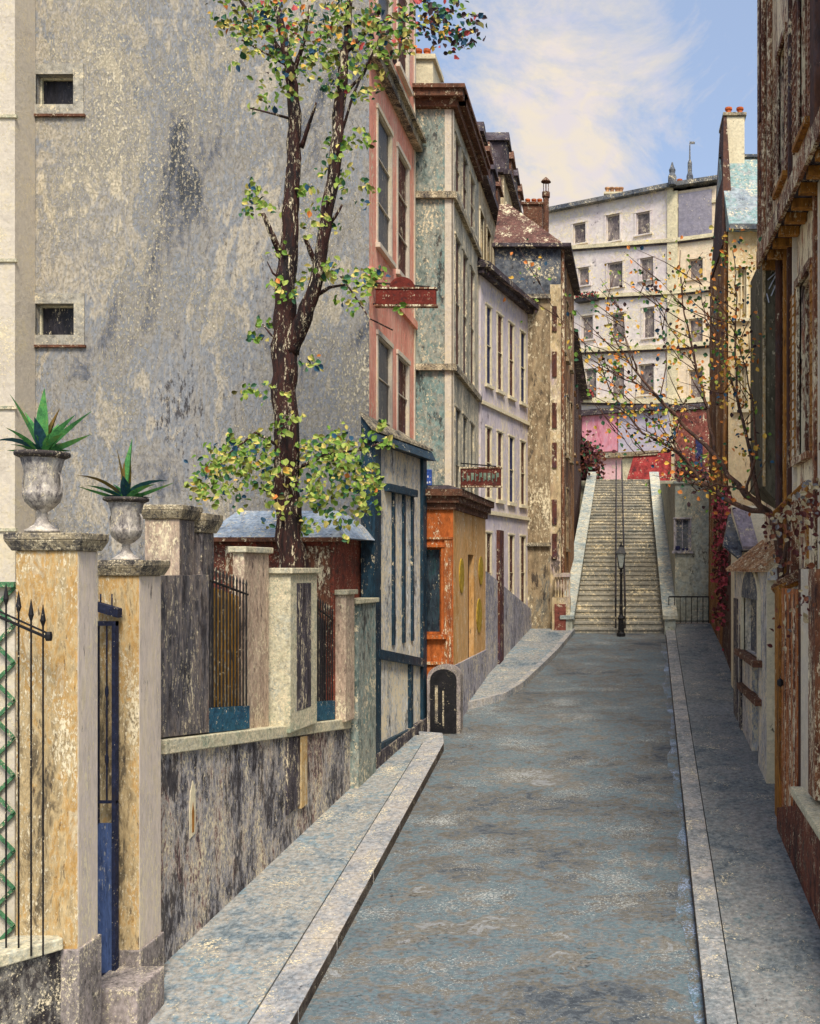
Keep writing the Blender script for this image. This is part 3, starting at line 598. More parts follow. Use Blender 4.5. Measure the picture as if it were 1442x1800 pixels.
# ---------------------------------------------------------------- brown corner building at the foot of the stairs
t = root('brown_corner_house', 'narrow brown house beside the stairs with red roof and grey attic wall', 'house', (-3, 28, H(27)))
a = P(928, 0, 27.3); b = P(986, 0, 27.3)
foot = [(-3.45, 27.3), (b.x, 27.3), (-1.42, 31.9), (-3.45, 31.9)]
ZE = P(0, 437, 27.3).z
fq = Fac(foot[1], foot[2])
hs = [(.5, .9, 10.3, 12.0), (1.7, 2.15, 10.3, 12.0), (3.0, 3.5, 10.3, 12.0), (.5, .9, 7.4, 9.2), (1.7, 2.15, 7.4, 9.2), (3.0, 3.5, 7.4, 9.2), (1.7, 2.15, 4.6, 6.4)]
mb, fc = shell(foot, 0, ZE, {1: hs}, {0: 0, 1: 1}); mb.build('wall', [dslate, brownw], t)
for h in hs: window(t, fc[1], h, blackg, tanw, bars=(0, 1), surround=.05)
# tan pilaster block in front
mb = MB(); mb.box(P(919, 0, 27.0).x, P(967, 0, 27.0).x, 27.0, 27.29, 0, P(0, 522, 27.0).z)
f = Fac((P(967, 0, 27).x, 27.05), (b.x, 27.05)); mb.build('tan_front', tanw, t)
mb = MB(); mb.box(P(967, 0, 27.1).x + .002, P(986, 0, 27.1).x, 27.1, 27.295, 0, P(0, 500, 27.1).z); mb.build('stair_tower', yelw, t)
for py in (560, 640, 730, 800, 900, 960):
    mb = MB(); q = P(974, py, 27.07); mb.box(q.x - .05, q.x + .08, 27.06, 27.1, q.z - .35, q.z + .35); mb.build('window', brpane, t)
mb = MB(); q = P(917, 524, 26.9); mb.box(q.x, P(968, 0, 26.9).x, 26.9, 27.3, q.z, q.z + .12); mb.build('ledge', capm, t); mb = MB(); q = P(917, 960, 26.9); mb.box(q.x, P(968, 0, 26.9).x, 26.9, 27.3, q.z, q.z + .1); mb.build('ledge', capm, t)
mb = MB(); mb.hexa([(-3.5, 27.1, ZE), (b.x + .3, 27.1, ZE), (-1.2, 32, ZE), (-3.5, 32, ZE)], [(-3.5, 27.1, ZE + .1), (b.x + .3, 27.1, ZE + .1), (-1.2, 32, ZE + .1), (-3.5, 32, ZE + .1)])
mb.build('eaves', slate, t)
mb = MB(); mb.hexa([(-3.48, 27.2, ZE + .1), (b.x + .1, 27.2, ZE + .1), (-1.4, 31.9, ZE + .1), (-3.48, 31.9, ZE + .1)], [(-3.48, 28.6, ZE + 1.75), (-3.2, 28.6, ZE + 1.75), (-3.1, 30.6, ZE + 1.75), (-3.48, 30.6, ZE + 1.75)]); rf = mb.build('roof', redroof, t)
q = P(960, 430, 28.2)
mb = MB(); mb.tube([(q.x, 28.2, q.z - .2), (q.x, 28.2, P(0, 345, 28.2).z)], .085, 10); mb.tube([(q.x, 28.2, P(0, 347, 28.2).z), (q.x, 28.2, P(0, 338, 28.2).z)], .115, 10)
zz = P(0, 320, 28.2).z
for k in range(4): mb.tube([(q.x + .07 * math.cos(k * 1.57), 28.2 + .07 * math.sin(k * 1.57), zz - .35), (q.x + .07 * math.cos(k * 1.57), 28.2 + .07 * math.sin(k * 1.57), zz)], .012, 5)
mb.lathe((q.x, 28.2, zz), [(.15, 0), (.13, .03), (.02, .14)], 12); mb.build('flue_pipe', corn, rf)
mb = MB(); q0 = P(922, 385, 31); q1 = P(955, 368, 31); mb.box(q0.x, q1.x, 30.6, 31.3, q0.z - 1, q1.z); mb.box(q0.x - .05, q1.x + .05, 30.55, 31.35, q1.z, q1.z + .08); mb.build('chimney', corn, rf)
for px in (928, 939, 949):
    q = P(px, 367, 31); m = MB(); m.lathe((q.x, 31, q.z + .05), [(.09, 0), (.07, .05), (.065, .18), (.085, .2), (.085, .25), (.04, .25)], 10); m.build('chimney_pot', potm, rf)
mb = MB(); mb.tube([fc[1].pt(.1, 3, .05), fc[1].pt(.1, ZE, .05)], .045, 8); mb.build('downpipe', umber, t)
mb = MB(); mb.box(P(975, 0, 26.9).x, P(1003, 0, 26.9).x, 26.62, 27.0, P(0, 1012, 26.9).z - .03, P(0, 1012, 26.9).z + .08); 
for i in range(6):
    x = P(977 + i * 4.8, 0, 26.7).x; mb.lathe((x, 26.7, P(0, 1050, 26.7).z), [(.03, 0), (.02, .1), (.035, .3), (.02, .55), (.03, .6)], 8)
mb.box(P(972, 0, 26.9).x, P(1003, 0, 26.9).x, 26.62, 27.05, H(26) , P(0, 1050, 26.9).z); mb.build('balcony', yelw, t)
mb = MB(); mb.box(P(975, 0, 26.6).x, P(995, 0, 26.6).x, 26.59, 26.64, H(26.6) + .05, P(0, 1062, 26.6).z); mb.build('door', maroon, t)

t = root('narrow_house', 'dark brown narrow house half way up the left of the stairs', 'house', (-3, 33, H(33)))
foot = [(-6, 32.1), (-1.62, 32.1), (-1.66, 45), (-6, 45)]; ZT = P(0, 592, 33).z
f1 = Fac(foot[1], foot[2]); hs = [(a, a + .7, z, z + 1.3) for z in (8.3, 10.6) for a in (1.2, 3.8, 6.6, 9.4)]
mb, fc = shell(foot, 2, ZT, {1: hs}, {0: 0, 1: 0}); mb.build('wall', darkbr, t)
for h in hs: window(t, fc[1], h, blackg, brownw, bars=(0, 1))
mb = MB(); mb.hexa([(-6.1, 31.95, ZT), (-1.3, 31.95, ZT), (-1.3, 45.1, ZT), (-6.1, 45.1, ZT)], [(-6.1, 32.4, ZT + .5), (-2.4, 32.4, ZT + .5), (-2.4, 44.6, ZT + .5), (-6.1, 44.6, ZT + .5)]); mb.build('roof', slate, t)

# ---------------------------------------------------------------- orange shop, teal booth
t = root('orange_shop', 'small orange and ochre shop with brown cornice and painted mustard ovals', 'shop', (-3.4, 17.6, H(18)))
foot = [(-4.05, 17.6), (-2.98, 17.6), (-2.87, 21.1), (-4.05, 21.1)]; ZT = P(0, 884, 17.6).z
f0 = Fac(foot[0], foot[1]); f1 = Fac(foot[1], foot[2])
h0 = f0.win(736, 776, 962, 1115); h1 = f1.win(823, 833, 975, 1172)
mb, fc = shell(foot, .6, ZT, {0: [h0], 1: [h1]}, {0: 0, 1: 1}); mb.build('wall', [orange, goldp], t)
window(t, f0, h0, glass, orange, bars=(0, 0), sill=True, surround=.05, proud=.03, name='shop_window')
mb = MB(); f1.box(mb, h1[0], h1[1], h1[2], h1[3], -.15, -.1); mb.build('door', brpane, t)
mb = MB()
for k, (a, z) in enumerate(((-.04, .0), (-.02, .12), (0, .24))):
    o_ = .05 + .07 * k
    f0.box(mb, -.0, f0.w + o_, ZT - .12 + z, ZT + z, -.02, o_); f1.box(mb, 0, f1.w, ZT - .12 + z, ZT + z, -.02, o_)
mb.build('cornice', corn, t)
mb = MB(); mb.hexa([(-4.05, 17.45, ZT + .24), (-2.78, 17.45, ZT + .24), (-2.65, 21.1, ZT + .24), (-4.05, 21.1, ZT + .24)], [(-4.05, 17.8, ZT + .34), (-3.1, 17.8, ZT + .34), (-3.0, 21.1, ZT + .34), (-4.05, 21.1, ZT + .34)]); mb.build('roof', slate, t)
mb = MB(); f0.box(mb, 0, f0.w - .01, P(0, 948, 17.6).z, P(0, 944, 17.6).z, -.01, .04); f0.box(mb, 0, f0.w - .01, P(0, 1168, 17.6).z, P(0, 1163, 17.6).z, -.01, .04); f0.box(mb, f0.w - .16, f0.w - .02, P(0, 1163, 17.6).z, P(0, 950, 17.6).z, -.01, .025); mb.build('moulding', russet, t)
mb = MB(); f1.box(mb, 0, f1.w, .6, P(0, 1170, 17.6).z, -.01, .03); mb.build('plinth', mauveb, t)
for px, py, ru, rv in ((811, 1012, .22, .33), (845, 1003, .26, .3), (842, 1082, .3, .36)):
    u, Y = f1.hit(px); z = f1.z(px, py); mb = MB()
    pts = [(u + ru * math.cos(2 * math.pi * i / 20), z + rv * math.sin(2 * math.pi * i / 20)) for i in range(20)]
    mb.hexa([f1.pt(a, b_, .0) for a, b_ in pts], [f1.pt(a, b_, .018) for a, b_ in pts]); mb.build('painted_oval', ovalm, t)
t = root('cellar_hatch', 'black arched cellar hatch with pale stone surround at the orange shop corner', 'hatch', (P(780, 0, 17.3).x, 17.3, H(17.3)))
def arch(x0, x1, zb, zs, Y, th, mat, nm):
    r = (x1 - x0) / 2; cx = (x0 + x1) / 2; pr = [(x1, zb)] + [(cx + r * math.cos(a), zs + r * .8 * math.sin(a)) for a in [math.pi * i / 14 for i in range(15)]] + [(x0, zb)]
    m = MB(); m.hexa([(x, Y, z) for x, z in pr], [(x, Y + th, z) for x, z in pr]); return m.build(nm, mat, t)
xa, xb = P(753, 0, 17.25).x, P(806, 0, 17.25).x; zs = P(0, 1195, 17.25).z
arch(xa - .03, xb + .03, H(17.2) - .02, zs + .02, 17.3, .28, piers, 'surround'); arch(xa + .03, xb - .04, H(17.2) + .02, zs, 17.27, .1, iron, 'door')
mb = MB(); mb.box(-3.25, -3.2, 17.262, 17.28, H(17.2) + .2, zs - .1); mb.box(-3.12, -3.09, 17.262, 17.28, H(17.2) + .15, zs - .2); mb.build('bar', capm, t)

t = root('teal_booth', 'white panelled booth with dark teal frame and steep roof between pavement and pink house', 'booth', (-3.8, 16, H(16)))
foot = [(-3.93, 14.95), (-3.80, 14.95), (-3.50, 17.5), (-4.09, 17.5)]; f1 = Fac(foot[1], foot[2])
zt0 = 6.15; zt1 = 6.05
mb, fc = shell(foot, .4, 6.0, {}, {}); mb.build('wall', whitep, t)
mb = MB()
f1.box(mb, -.02, .24, .4, 6.0, -.02, .07); f1.box(mb, f1.w - .2, f1.w, .4, 6.0, -.02, .06)
f1.box(mb, .9, .98, 2.75, 5.3, -.01, .04); f1.box(mb, 1.4, 1.49, 2.75, 5.4, -.01, .04); f1.box(mb, 1.85, 1.92, 2.75, 5.3, -.01, .04)
f1.box(mb, .15, f1.w - .2, 2.6, 2.75, -.01, .08, z0b=2.25, z1b=2.4); f1.box(mb, .55, 1.95, 5.25, 5.37, -.01, .1)
f1.box(mb, .15, f1.w - .2, 1.15, 1.25, -.01, .06); mb.box(-3.95, -3.79, 14.92, 14.955, .4, 6.0)
f1.box(mb, 1.7, 1.82, 1.25, 2.4, -.01, .06)
mb.build('frame', tealp, t)
mb = MB(); mb.hexa([(-3.92, 14.8, 6.0), (-3.66, 14.8, 5.95), (-3.28, 17.55, 5.95), (-4.09, 17.55, 6.0)], [(-3.92, 14.8, 6.36), (-3.76, 14.8, 6.12), (-3.36, 17.55, 6.12), (-4.09, 17.55, 6.5)]); mb.build('roof', tealp, t)
mb = MB(); mb.hexa([(-3.93, 14.76, 6.364), (-3.74, 14.76, 6.125), (-3.34, 17.57, 6.125), (-4.085, 17.57, 6.504)], [(-3.93, 14.76, 6.41), (-3.74, 14.76, 6.17), (-3.34, 17.57, 6.17), (-4.085, 17.57, 6.55)]); mb.build('roof_edge', capm, t)
mb = MB(); f1.box(mb, .02, f1.w - .02, .4, H(15) + .35, -.01, .09, z1b=H(17) + .3); mb.build('plinth', dboard, t)

# ---------------------------------------------------------------- red shed in the garden
t = root('red_shed', 'red garden shed with blue slate roof behind the railings and tree', 'shed', (-4.9, 13.8, H(13.8)))
foot = [(P(372, 0, 13.6).x, 13.6), (-3.98, 13.6), (-3.98, 15.2), (P(372, 0, 13.6).x, 15.2)]; ZT = P(0, 945, 13.6).z
mb, fc = shell(foot, -.5, ZT, {}, {}); mb.build('wall', redsh, t)
x0 = foot[0][0]
mb = MB(); mb.hexa([(x0 - .1, 13.45, ZT), (-3.86, 13.45, ZT), (-3.7, 15.3, ZT), (x0 - .1, 15.3, ZT)], [(x0 + .1, 14.3, ZT + .42), (-4.1, 14.3, ZT + .42), (-4.1, 14.5, ZT + .42), (x0 + .1, 14.5, ZT + .42)]); mb.build('roof', zinc2, t)
mb = MB(); mb.hexa([(x0 - .12, 13.43, ZT - .06), (-3.84, 13.43, ZT - .06), (-3.84, 13.6, ZT - .06), (x0 - .12, 13.6, ZT - .06)], [(x0 - .12, 13.43, ZT), (-3.84, 13.43, ZT), (-3.84, 13.6, ZT), (x0 - .12, 13.6, ZT)]); mb.build('gutter_board', corn, t)
for u_ in (.2, 1.3):
    mb = MB(); fc[0].box(mb, u_, u_ + .37, 3.2, ZT - .12, -.01, .02); mb.build('shutter', umber, t)

# ---------------------------------------------------------------- garden frontage: piers, gate, wall and railings
def pier(label, x0, x1, y0, y1, zt, m0, m1, cap=.06, hcap=.14, zb=None, base=None, group='gate piers along the garden front'):
    zb = H(y0) - .3 if zb is None else zb
    t = root('gate_pier', label, 'pier', ((x0 + x1) / 2, (y0 + y1) / 2, zb), group)
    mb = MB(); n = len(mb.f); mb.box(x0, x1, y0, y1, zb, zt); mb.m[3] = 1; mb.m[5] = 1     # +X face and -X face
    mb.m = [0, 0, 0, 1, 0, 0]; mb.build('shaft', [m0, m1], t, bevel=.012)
    mb = MB(); c = cap
    mb.hexa([(x0 - .02, y0 - .02, zt), (x1 + .02, y0 - .02, zt), (x1 + .02, y1 + .02, zt), (x0 - .02, y1 + .02, zt)], [(x0 - c, y0 - c, zt + hcap * .6), (x1 + c, y0 - c, zt + hcap * .6), (x1 + c, y1 + c, zt + hcap * .6), (x0 - c, y1 + c, zt + hcap * .6)])
    mb.box(x0 - c, x1 + c, y0 - c, y1 + c, zt + hcap * .6 + .001, zt + hcap); mb.build('cap', capm, t, bevel=.008)
    if base:
        mb = MB(); mb.box(x0 - .015, x1 + .02, y0 - .02, y1 + .02, zb, base); mb.build('base_stone', piers, t, bevel=.01)
    return t
g1 = 7.6; a = P(27, 0, g1).x; b = P(137, 0, g1).x; z1c = P(0, 968, g1).z
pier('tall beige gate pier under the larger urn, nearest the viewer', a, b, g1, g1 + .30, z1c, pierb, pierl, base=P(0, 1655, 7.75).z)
g2 = 8.6; a2 = P(172, 0, g2).x; b2 = P(245, 0, g2).x; z2c = P(0, 1012, g2).z
pier('shorter beige gate pier under the smaller urn', a2, b2, g2, g2 + .42, z2c, pierb, pierl, base=P(0, 1640, 9.0).z)
g3_ = 9.7; a3 = P(254, 0, g3_).x; b3 = P(316, 0, g3_).x
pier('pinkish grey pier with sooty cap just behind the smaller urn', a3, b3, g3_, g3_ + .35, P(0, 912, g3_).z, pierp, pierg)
g4 = 10.15; a4 = P(322, 0, g4).x; b4 = P(356, 0, g4).x
pier('slender soot-black pier with scrolled cap beside the gold railing', a4, b4, g4, g4 + .3, P(0, 936, g4).z, pierg, pierg, cap=.07, hcap=.2)
def urn(label, px, Y, ytop, ybot, rpx):
    c = P(px, 0, Y); zb = P(0, ybot, Y).z; zt = P(0, ytop, Y).z; h = zt - zb; r = rpx / F * Y
    t = root('garden_urn', label, 'urn', (c.x, Y, zb), 'stone urns on the gate piers')
    mb = MB(); prof = [(r * .62, 0), (r * .62, h * .03), (r * .5, h * .05), (r * .3, h * .1), (r * .16, h * .2), (r * .2, h * .225), (r * .16, h * .25), (r * .38, h * .30), (r * .62, h * .38), (r * .70, h * .46), (r * .70, h * .50), (r * .63, h * .52), (r * .62, h * .6), (r * .66, h * .78), (r * .78, h * .92)]
    mb.lathe((c.x, Y, zb), prof, 28); mb.build('body', urnm, t, smooth=True)
    mb = MB(); mb.lathe((c.x, Y, zb), [(r * .78, h * .92), (r * .98, h * .95), (r, h * .975), (r * .97, h), (r * .8, h), (r * .74, h * .93)], 28); mb.build('rim', urnr, t, smooth=True)
    for s_ in (-1, 1):
        mb = MB(); mb.tube([(c.x + s_ * r * (.62 + .16 * math.sin(q)), Y, zb + h * (.46 + .14 * (1 - math.cos(q)))) for q in [math.pi * i / 8 for i in range(9)]], r * .05, 6); mb.build('handle', urnm, t, smooth=True)
    return c.x, zt, r, zb
def agave(label, x, Y, z, leaves):
    t = root('agave', label, 'plant', (x, Y, z), 'spiky plants in the stone urns')
    rn = random.Random(int(x * 100))
    allm = [agave1, agave2, agave3]
    def blade(az, lean, L, W, mi, droop):
        mb = MB(); n = 7; vs = []; d = Vector((math.cos(az), math.sin(az), 0)); sd = Vector((-math.sin(az), math.cos(az), 0))
        if abs(sd.x) < .35: sd = (sd + Vector((.6, 0, 0))).normalized()
        p = Vector((x, Y, z - .03)); ang = lean
        for i in range(n):
            s_ = i / (n - 1); wd = W * (.55 + 1.2 * s_ * (1 - s_) * 1.6) * (1 - s_ ** 3) + .002
            up = Vector((0, 0, 1)) * math.sin(ang) ; q = d * math.cos(ang) - up * 0
            nrm = (d * -math.sin(ang) + Vector((0, 0, 1)) * math.cos(ang))
            vs += [p - sd * wd + nrm * wd * .5, p, p + sd * wd + nrm * wd * .5, p - nrm * wd * .35]
            p = p + (d * math.cos(ang) + Vector((0, 0, 1)) * math.sin(ang)) * L / (n - 1); ang -= droop / n
        fs_ = []
        for i in range(n - 1):
            for k in range(4):
                a_ = [0, 1, 2, 3][k]; b_ = [1, 2, 3, 0][k]; fs_.append([i * 4 + a_, i * 4 + b_, (i + 1) * 4 + b_, (i + 1) * 4 + a_])
        mb.add(vs, fs_); mb.build('leaf', allm[mi], t)
    for az, lean, L, W, mi, dr in leaves: blade(math.radians(az), math.radians(lean), L * 1.25, W * 1.55, mi, dr)
    for k in range(26): blade(rn.uniform(0, 6.28), math.radians(rn.uniform(15, 75)), rn.uniform(.12, .24), .018, rn.choice((0, 0, 1)), .8)
ux, uz, ur, uzb = urn('larger grey stone urn on the tallest beige gate pier', 75, g1 + .15, 795, 936, 44)
agave('tall green and blue spiky agave in the larger urn', ux, g1 + .15, uz, [(172, 40, .36, .028, 1, 1.1), (150, 62, .36, .022, 0, .3), (175, 66, .46, .026, 0, .25), (100, 88, .44, .032, 0, .1), (60, 75, .34, .022, 2, .2), (20, 62, .33, .026, 0, .3), (5, 48, .42, .018, 0, .2), (0, 22, .34, .024, 0, -.1), (185, 15, .22, .02, 0, .3), (-80, 70, .26, .03, 1, .4), (-30, 40, .26, .024, 0, .5), (215, 50, .26, .024, 0, .5), (90, 60, .3, .02, 0, .4)])
ux, uz, ur, uzb = urn('smaller pale stone urn on the second beige gate pier', 222, g2 + .2, 875, 985, 37)
agave('spreading dark green agave with one bronze leaf in the smaller urn', ux, g2 + .2, uz, [(178, 48, .42, .022, 2, 1.0), (170, 70, .1, .02, 0, .2), (120, 92, .1, .03, 0, 0), (165, 80, .40, .018, 2, .1), (60, 86, .46, .034, 0, .1), (95, 84, .4, .03, 2, .1), (0, 52, .36, .024, 1, 1.3), (5, 20, .36, .018, 0, -.1), (182, 15, .36, .02, 0, -.1), (-20, 35, .3, .022, 0, .6), (200, 35, .28, .022, 0, .6), (-70, 55, .24, .026, 1, .5)])

# entrance gate leaf
t = root('entrance_gate', 'narrow blue gate leaf with barred upper half between the two beige piers', 'gate', (P(186, 0, 8.5).x, 8.5, H(8.5)))
gx0, gx1 = P(169, 0, 8.5).x, P(205, 0, 8.5).x; gb = P(0, 1710, 8.5).z; gm = P(0, 1448, 8.5).z; gt = P(0, 1092, 8.5).z
mb = MB(); mb.box(gx0, gx1 - .03, 8.5, 8.53, gb, gm); mb.build('panel', bluep, t)
mb = MB(); mb.box(gx1 - .032, gx1, 8.48, 8.54, gb - .02, gt); mb.box(gx0, gx1, 8.485, 8.535, gt - .04, gt); mb.box(gx0, gx0 + .015, 8.485, 8.535, gm, gt); mb.box(gx0, gx1, 8.485, 8.535, gb - .05, gb); mb.box(gx0, gx1, 8.49, 8.53, gm + .18, gm + .2); mb.build('frame', navy, t)
mb = MB(); xm = (gx0 + gx1) / 2; mb.tube([(xm, 8.51, gm + .19), (xm, 8.51, gt)], .008, 6)
for zz in (gm + .5, gm + 1.1): mb.lathe((xm, 8.51, zz), [(.006, 0), (.016, .04), (.016, .08), (.006, .12)], 8)
mb.build('bar', navy, t)
mb = MB(); mb.hexa([(gx0, 8.48, gt + .09), (gx1 + .02, 8.48, gt + .03), (gx1 + .02, 8.56, gt + .03), (gx0, 8.56, gt + .09)], [(gx0, 8.48, gt + .17), (gx1 + .02, 8.48, gt + .11), (gx1 + .02, 8.56, gt + .11), (gx0, 8.56, gt + .17)])
for xx in (gx0 + .03, gx1 - .05): mb.tube([(xx, 8.52, gt + .1), (xx, 8.52, gt + .24)], .007, 5)
mb.build('top_rail', navy, t)
mb = MB(); mb.box(P(170, 0, 8.3).x, P(262, 0, 8.3).x, 8.1, 8.595, P(0, 1760, 8.3).z - .3, P(0, 1722, 8.3).z); tag(mb.build('door_step', piers, loc=(gx0, 8.3, H(8.3)), bevel=.015), 'worn grey stone step under the blue gate leaf', 'step')

# near low wall with spear railing
t = root('low_wall', 'blotched low wall with pale coping at the bottom left corner', 'wall', (-4.9, 7.0, H(7)))
f = Fac((-5.5, 6.15), (-4.36, 7.58)); 
mb = MB(); f.box(mb, -.5, f.w, -1, P(0, 1702, 7.2).z, -.25, 0); mb.build('wall', walln, t)
mb = MB(); f.box(mb, -.5, f.w, P(0, 1702, 7.2).z, P(0, 1680, 7.2).z, -.3, .05); mb.build('coping', copg, t, bevel=.01)
t = root('spear_railing', 'black wrought iron railing with spear tips in front of the tallest pier', 'railing', (-4.8, 7.3, P(0, 1660, 7.3).z))
zc = P(0, 1690, 7.2).z
for px, tp in ((-14, 1050), (11, 1062), (33, 1076), (55, 1090), (76, 1100)):
    Yq = 7.35; q = P(px, tp, Yq); mb = MB(); mb.tube([(q.x, Yq, zc - .02), (q.x, Yq, q.z)], .0075, 6)
    mb.lathe((q.x, Yq, q.z - .01), [(.006, 0), (.02, .05), (.014, .09), (.002, .17)], 8); mb.build('spear_bar', iron, t)
q0 = P(-20, 1076, 7.35); q1 = P(86, 1122, 7.35); mb = MB(); mb.tube([q0, q1], .012, 6); q1b = P(86, 1114, 7.35); mb.tube([P(-20, 1066, 7.35), q1b], .008, 6); mb.lathe((q1.x, 7.35, q1.z - .02), [(.02, 0), (.026, .02), (.026, .05), (.02, .07)], 8); mb.build('top_rail', iron, t)

# trellis and its wall
mb = MB(); mb.box(-9, P(26, 0, 9.3).x, 9.3, 9.5, -.5, P(0, 1022, 9.3).z); tag(mb.build('garden_wall', creamw, loc=(-6, 9.4, 0)), 'cream garden wall behind the green trellis', 'wall')
t = root('trellis', 'green diamond lattice trellis on the cream garden wall at the far left', 'trellis', (-6, 9.25, 0))
mb = MB(); xr = P(24, 0, 9.25).x; ztp = P(0, 1032, 9.25).z; stp = .36
for i in range(14):
    z0 = ztp - i * stp
    for sg in (1, -1):
        p0 = Vector((xr, 9.25, z0)); p1 = Vector((xr - 1.2, 9.25, z0 + sg * 1.2))
        for u in range(1):
            d = (p1 - p0).normalized(); nrm = Vector((-d.z, 0, d.x)) * .017; yy = 9.25 if sg > 0 else 9.27
            if max(p0.z, p1.z) > ztp + .01: 
                p1 = p0 + (p1 - p0) * max(.0, min(1, (ztp - p0.z) / 1.2)) if sg > 0 else p1
            if (p1 - p0).length < .05: continue
            A_ = [p0 - nrm, p1 - nrm, p1 + nrm, p0 + nrm]; mb.hexa([(v.x, yy - .008, v.z) for v in A_], [(v.x, yy + .008, v.z) for v in A_])
mb.box(xr - 1.3, xr + .02, 9.22, 9.29, ztp, ztp + .05)
mb.build('lattice', agreen, t)

# long garden wall with railings, along the pavement
fw = Fac((LIN(9.05) , 9.05), (LIN(14.95), 14.95))
t = root('garden_wall', 'long blotched grey garden wall with pale ledge beside the left pavement', 'wall', (LIN(12), 12, H(12)))
zl = lambda px: fw.z(px, 1296 - (px - 290) * .11)
def useg(mb, xa, xb, za, zb_, d0, d1, mi=0, zfa=None, zfb=None):   # box between photo columns on the wall plane; za/zb_ are functions of px (bottom, top)
    ua, ub = fw.hit(xa)[0], fw.hit(xb)[0]; fw.box(mb, ua, ub, za(xa), zb_(xa), d0, d1, mi, z0b=za(xb), z1b=zb_(xb))
mb = MB(); useg(mb, 284, 650, lambda x: H(fw.hit(x)[1]) - .3, lambda x: zl(x) - .16, -.22, 0); mb.build('wall', wallm, t)
mb = MB(); useg(mb, 284, 612, lambda x: zl(x) - .16, lambda x: zl(x) - .02, -.24, .05); mb.build('ledge', copg, t, bevel=.01)
mb = MB(); useg(mb, 502, 524, lambda x: H(fw.hit(x)[1]) + .55, lambda x: zl(x) - .18, -.01, .03); mb.build('buttress', dboard, t)
mb = MB(); useg(mb, 524, 534, lambda x: H(fw.hit(x)[1]) + .5, lambda x: zl(x) - .18, -.01, .05); mb.build('buttress_edge', pierb, t)
mb = MB(); useg(mb, 287, 371, lambda x: zl(x) - .0, lambda x: fw.z(x, 1012 - (x - 290) * .02), -.2, -.02); tag(mb.build('board_screen', pierg, loc=(fw.pt(.8, 2)),), 'sooty purple-grey board screen above the ledge by the smaller urn', 'screen')
def wpier(label, xa, xb, yt, m0, ybot=None, cap=True, rec=None, dep=.1, cat='pier'):
    u0, u1 = fw.hit(xa)[0], fw.hit(xb)[0]; zt = fw.z((xa + xb) / 2, yt); zb = zl(xb) - .02 if ybot is None else fw.z(xb, ybot)
    c = fw.pt((u0 + u1) / 2, zb)
    t = root('fence_pier', label, cat, c, 'pale piers of the railing along the pavement')
    mb = MB(); fw.box(mb, u0, u1, zb, zt, -.26, dep); mb.build('shaft', m0, t, bevel=.012)
    mb = MB(); fw.box(mb, u0 - .04, u1 + .04, zt, zt + .07, -.3, dep + .04); mb.build('cap', copg, t, bevel=.01)
    if rec:
        mb = MB(); fw.box(mb, u0 + (u1 - u0) * .22, u1 - (u1 - u0) * .25, zb + .25, zt - .12, dep - .01, dep + .004); mb.build('recessed_panel', rec, t)
wpier('pinkish pier behind the gold railing, left of the tree trunk', 447, 490, 972, pierp, dep=-.12)
wpier('pale pier with dark recessed panel below the tree trunk', 497, 545, 1008, copg, rec=dboard)
wpier('pinkish fence pier right of the dark railing', 596, 612, 1045, pierp)
wpier('grey-green end pier of the garden wall next to the teal booth', 616, 648, 1060, greenw, ybot=1385, dep=.12)
def railing(label, xa, xb, yta, ytb, ybase, n, back, gm_):
    t = root('iron_railing', label, 'railing', fw.pt(fw.hit(xa)[0], zl(xa)), 'iron railings set above the garden wall')
    zt = lambda x: fw.z(x, yta + (ytb - yta) * (x - xa) / (xb - xa))
    mb = MB(); useg(mb, xa, xb, lambda x: zl(x) + .24, lambda x: zt(x) - .12, -.2, -.17); mb.build('backboard', back, t)
    mb = MB(); useg(mb, xa, xb, lambda x: zl(x) - .01, lambda x: zl(x) + .25, -.12, -.04); mb.build('base_board', gm_, t)
    u0, u1 = fw.hit(xa)[0], fw.hit(xb)[0]
    mb = MB(); a_, b_ = fw.pt(u0, zt(xa) - .1, -.06), fw.pt(u1, zt(xb) - .1, -.06); mb.tube([a_, b_], .013, 6); mb.build('top_rail', iron, t)
    for i in range(n):
        s_ = (i + .5) / n; u = u0 + (u1 - u0) * s_; za = zl(xa) * (1 - s_) + zl(xb) * s_ + .24; zb_ = zt(xa) * (1 - s_) + zt(xb) * s_
        mb = MB(); mb.tube([fw.pt(u, za, -.06), fw.pt(u, zb_, -.06)], .010, 5); mb.tube([fw.pt(u, zb_, -.06), fw.pt(u, zb_ + .07, -.06)], [.016, .002], 5); mb.build('bar', iron, t)
railing('iron railing backed by gold boards above the blotched wall', 374, 445, 1002, 1030, 1250, 12, golds, tealb)
railing('dark iron railing between the pale pier and the end pier', 551, 594, 1045, 1078, 1240, 10, dboard, tealb)

t = root('torn_poster', 'narrow torn white paper with brown streak pasted on the blotched garden wall', 'poster', fw.pt(fw.hit(338)[0], fw.z(338, 1470)))
mb = MB(); u0 = fw.hit(333)[0]; u1 = fw.hit(343)[0]; um = (u0 + u1) / 2; za, zb_ = fw.z(338, 1472), fw.z(338, 1372)
pts = [(u0, za), (u1 - .01, za + .03), (u1, za + .2), (u1 - .005, zb_ - .1), (um, zb_), (u0 + .01, zb_ - .12), (u0 - .01, za + .25)]
mb.hexa([fw.pt(a_, b_, .001) for a_, b_ in pts], [fw.pt(a_, b_, .008) for a_, b_ in pts]); mb.build('paper', whitec, t)
mb = MB(); pts = [(um - .015, za + .05), (um + .02, za + .05), (um + .025, za + .25), (um, zb_ - .22), (um - .02, za + .25)]; mb.hexa([fw.pt(a_, b_, .008) for a_, b_ in pts], [fw.pt(a_, b_, .011) for a_, b_ in pts]); mb.build('brown_streak', ochre, t)
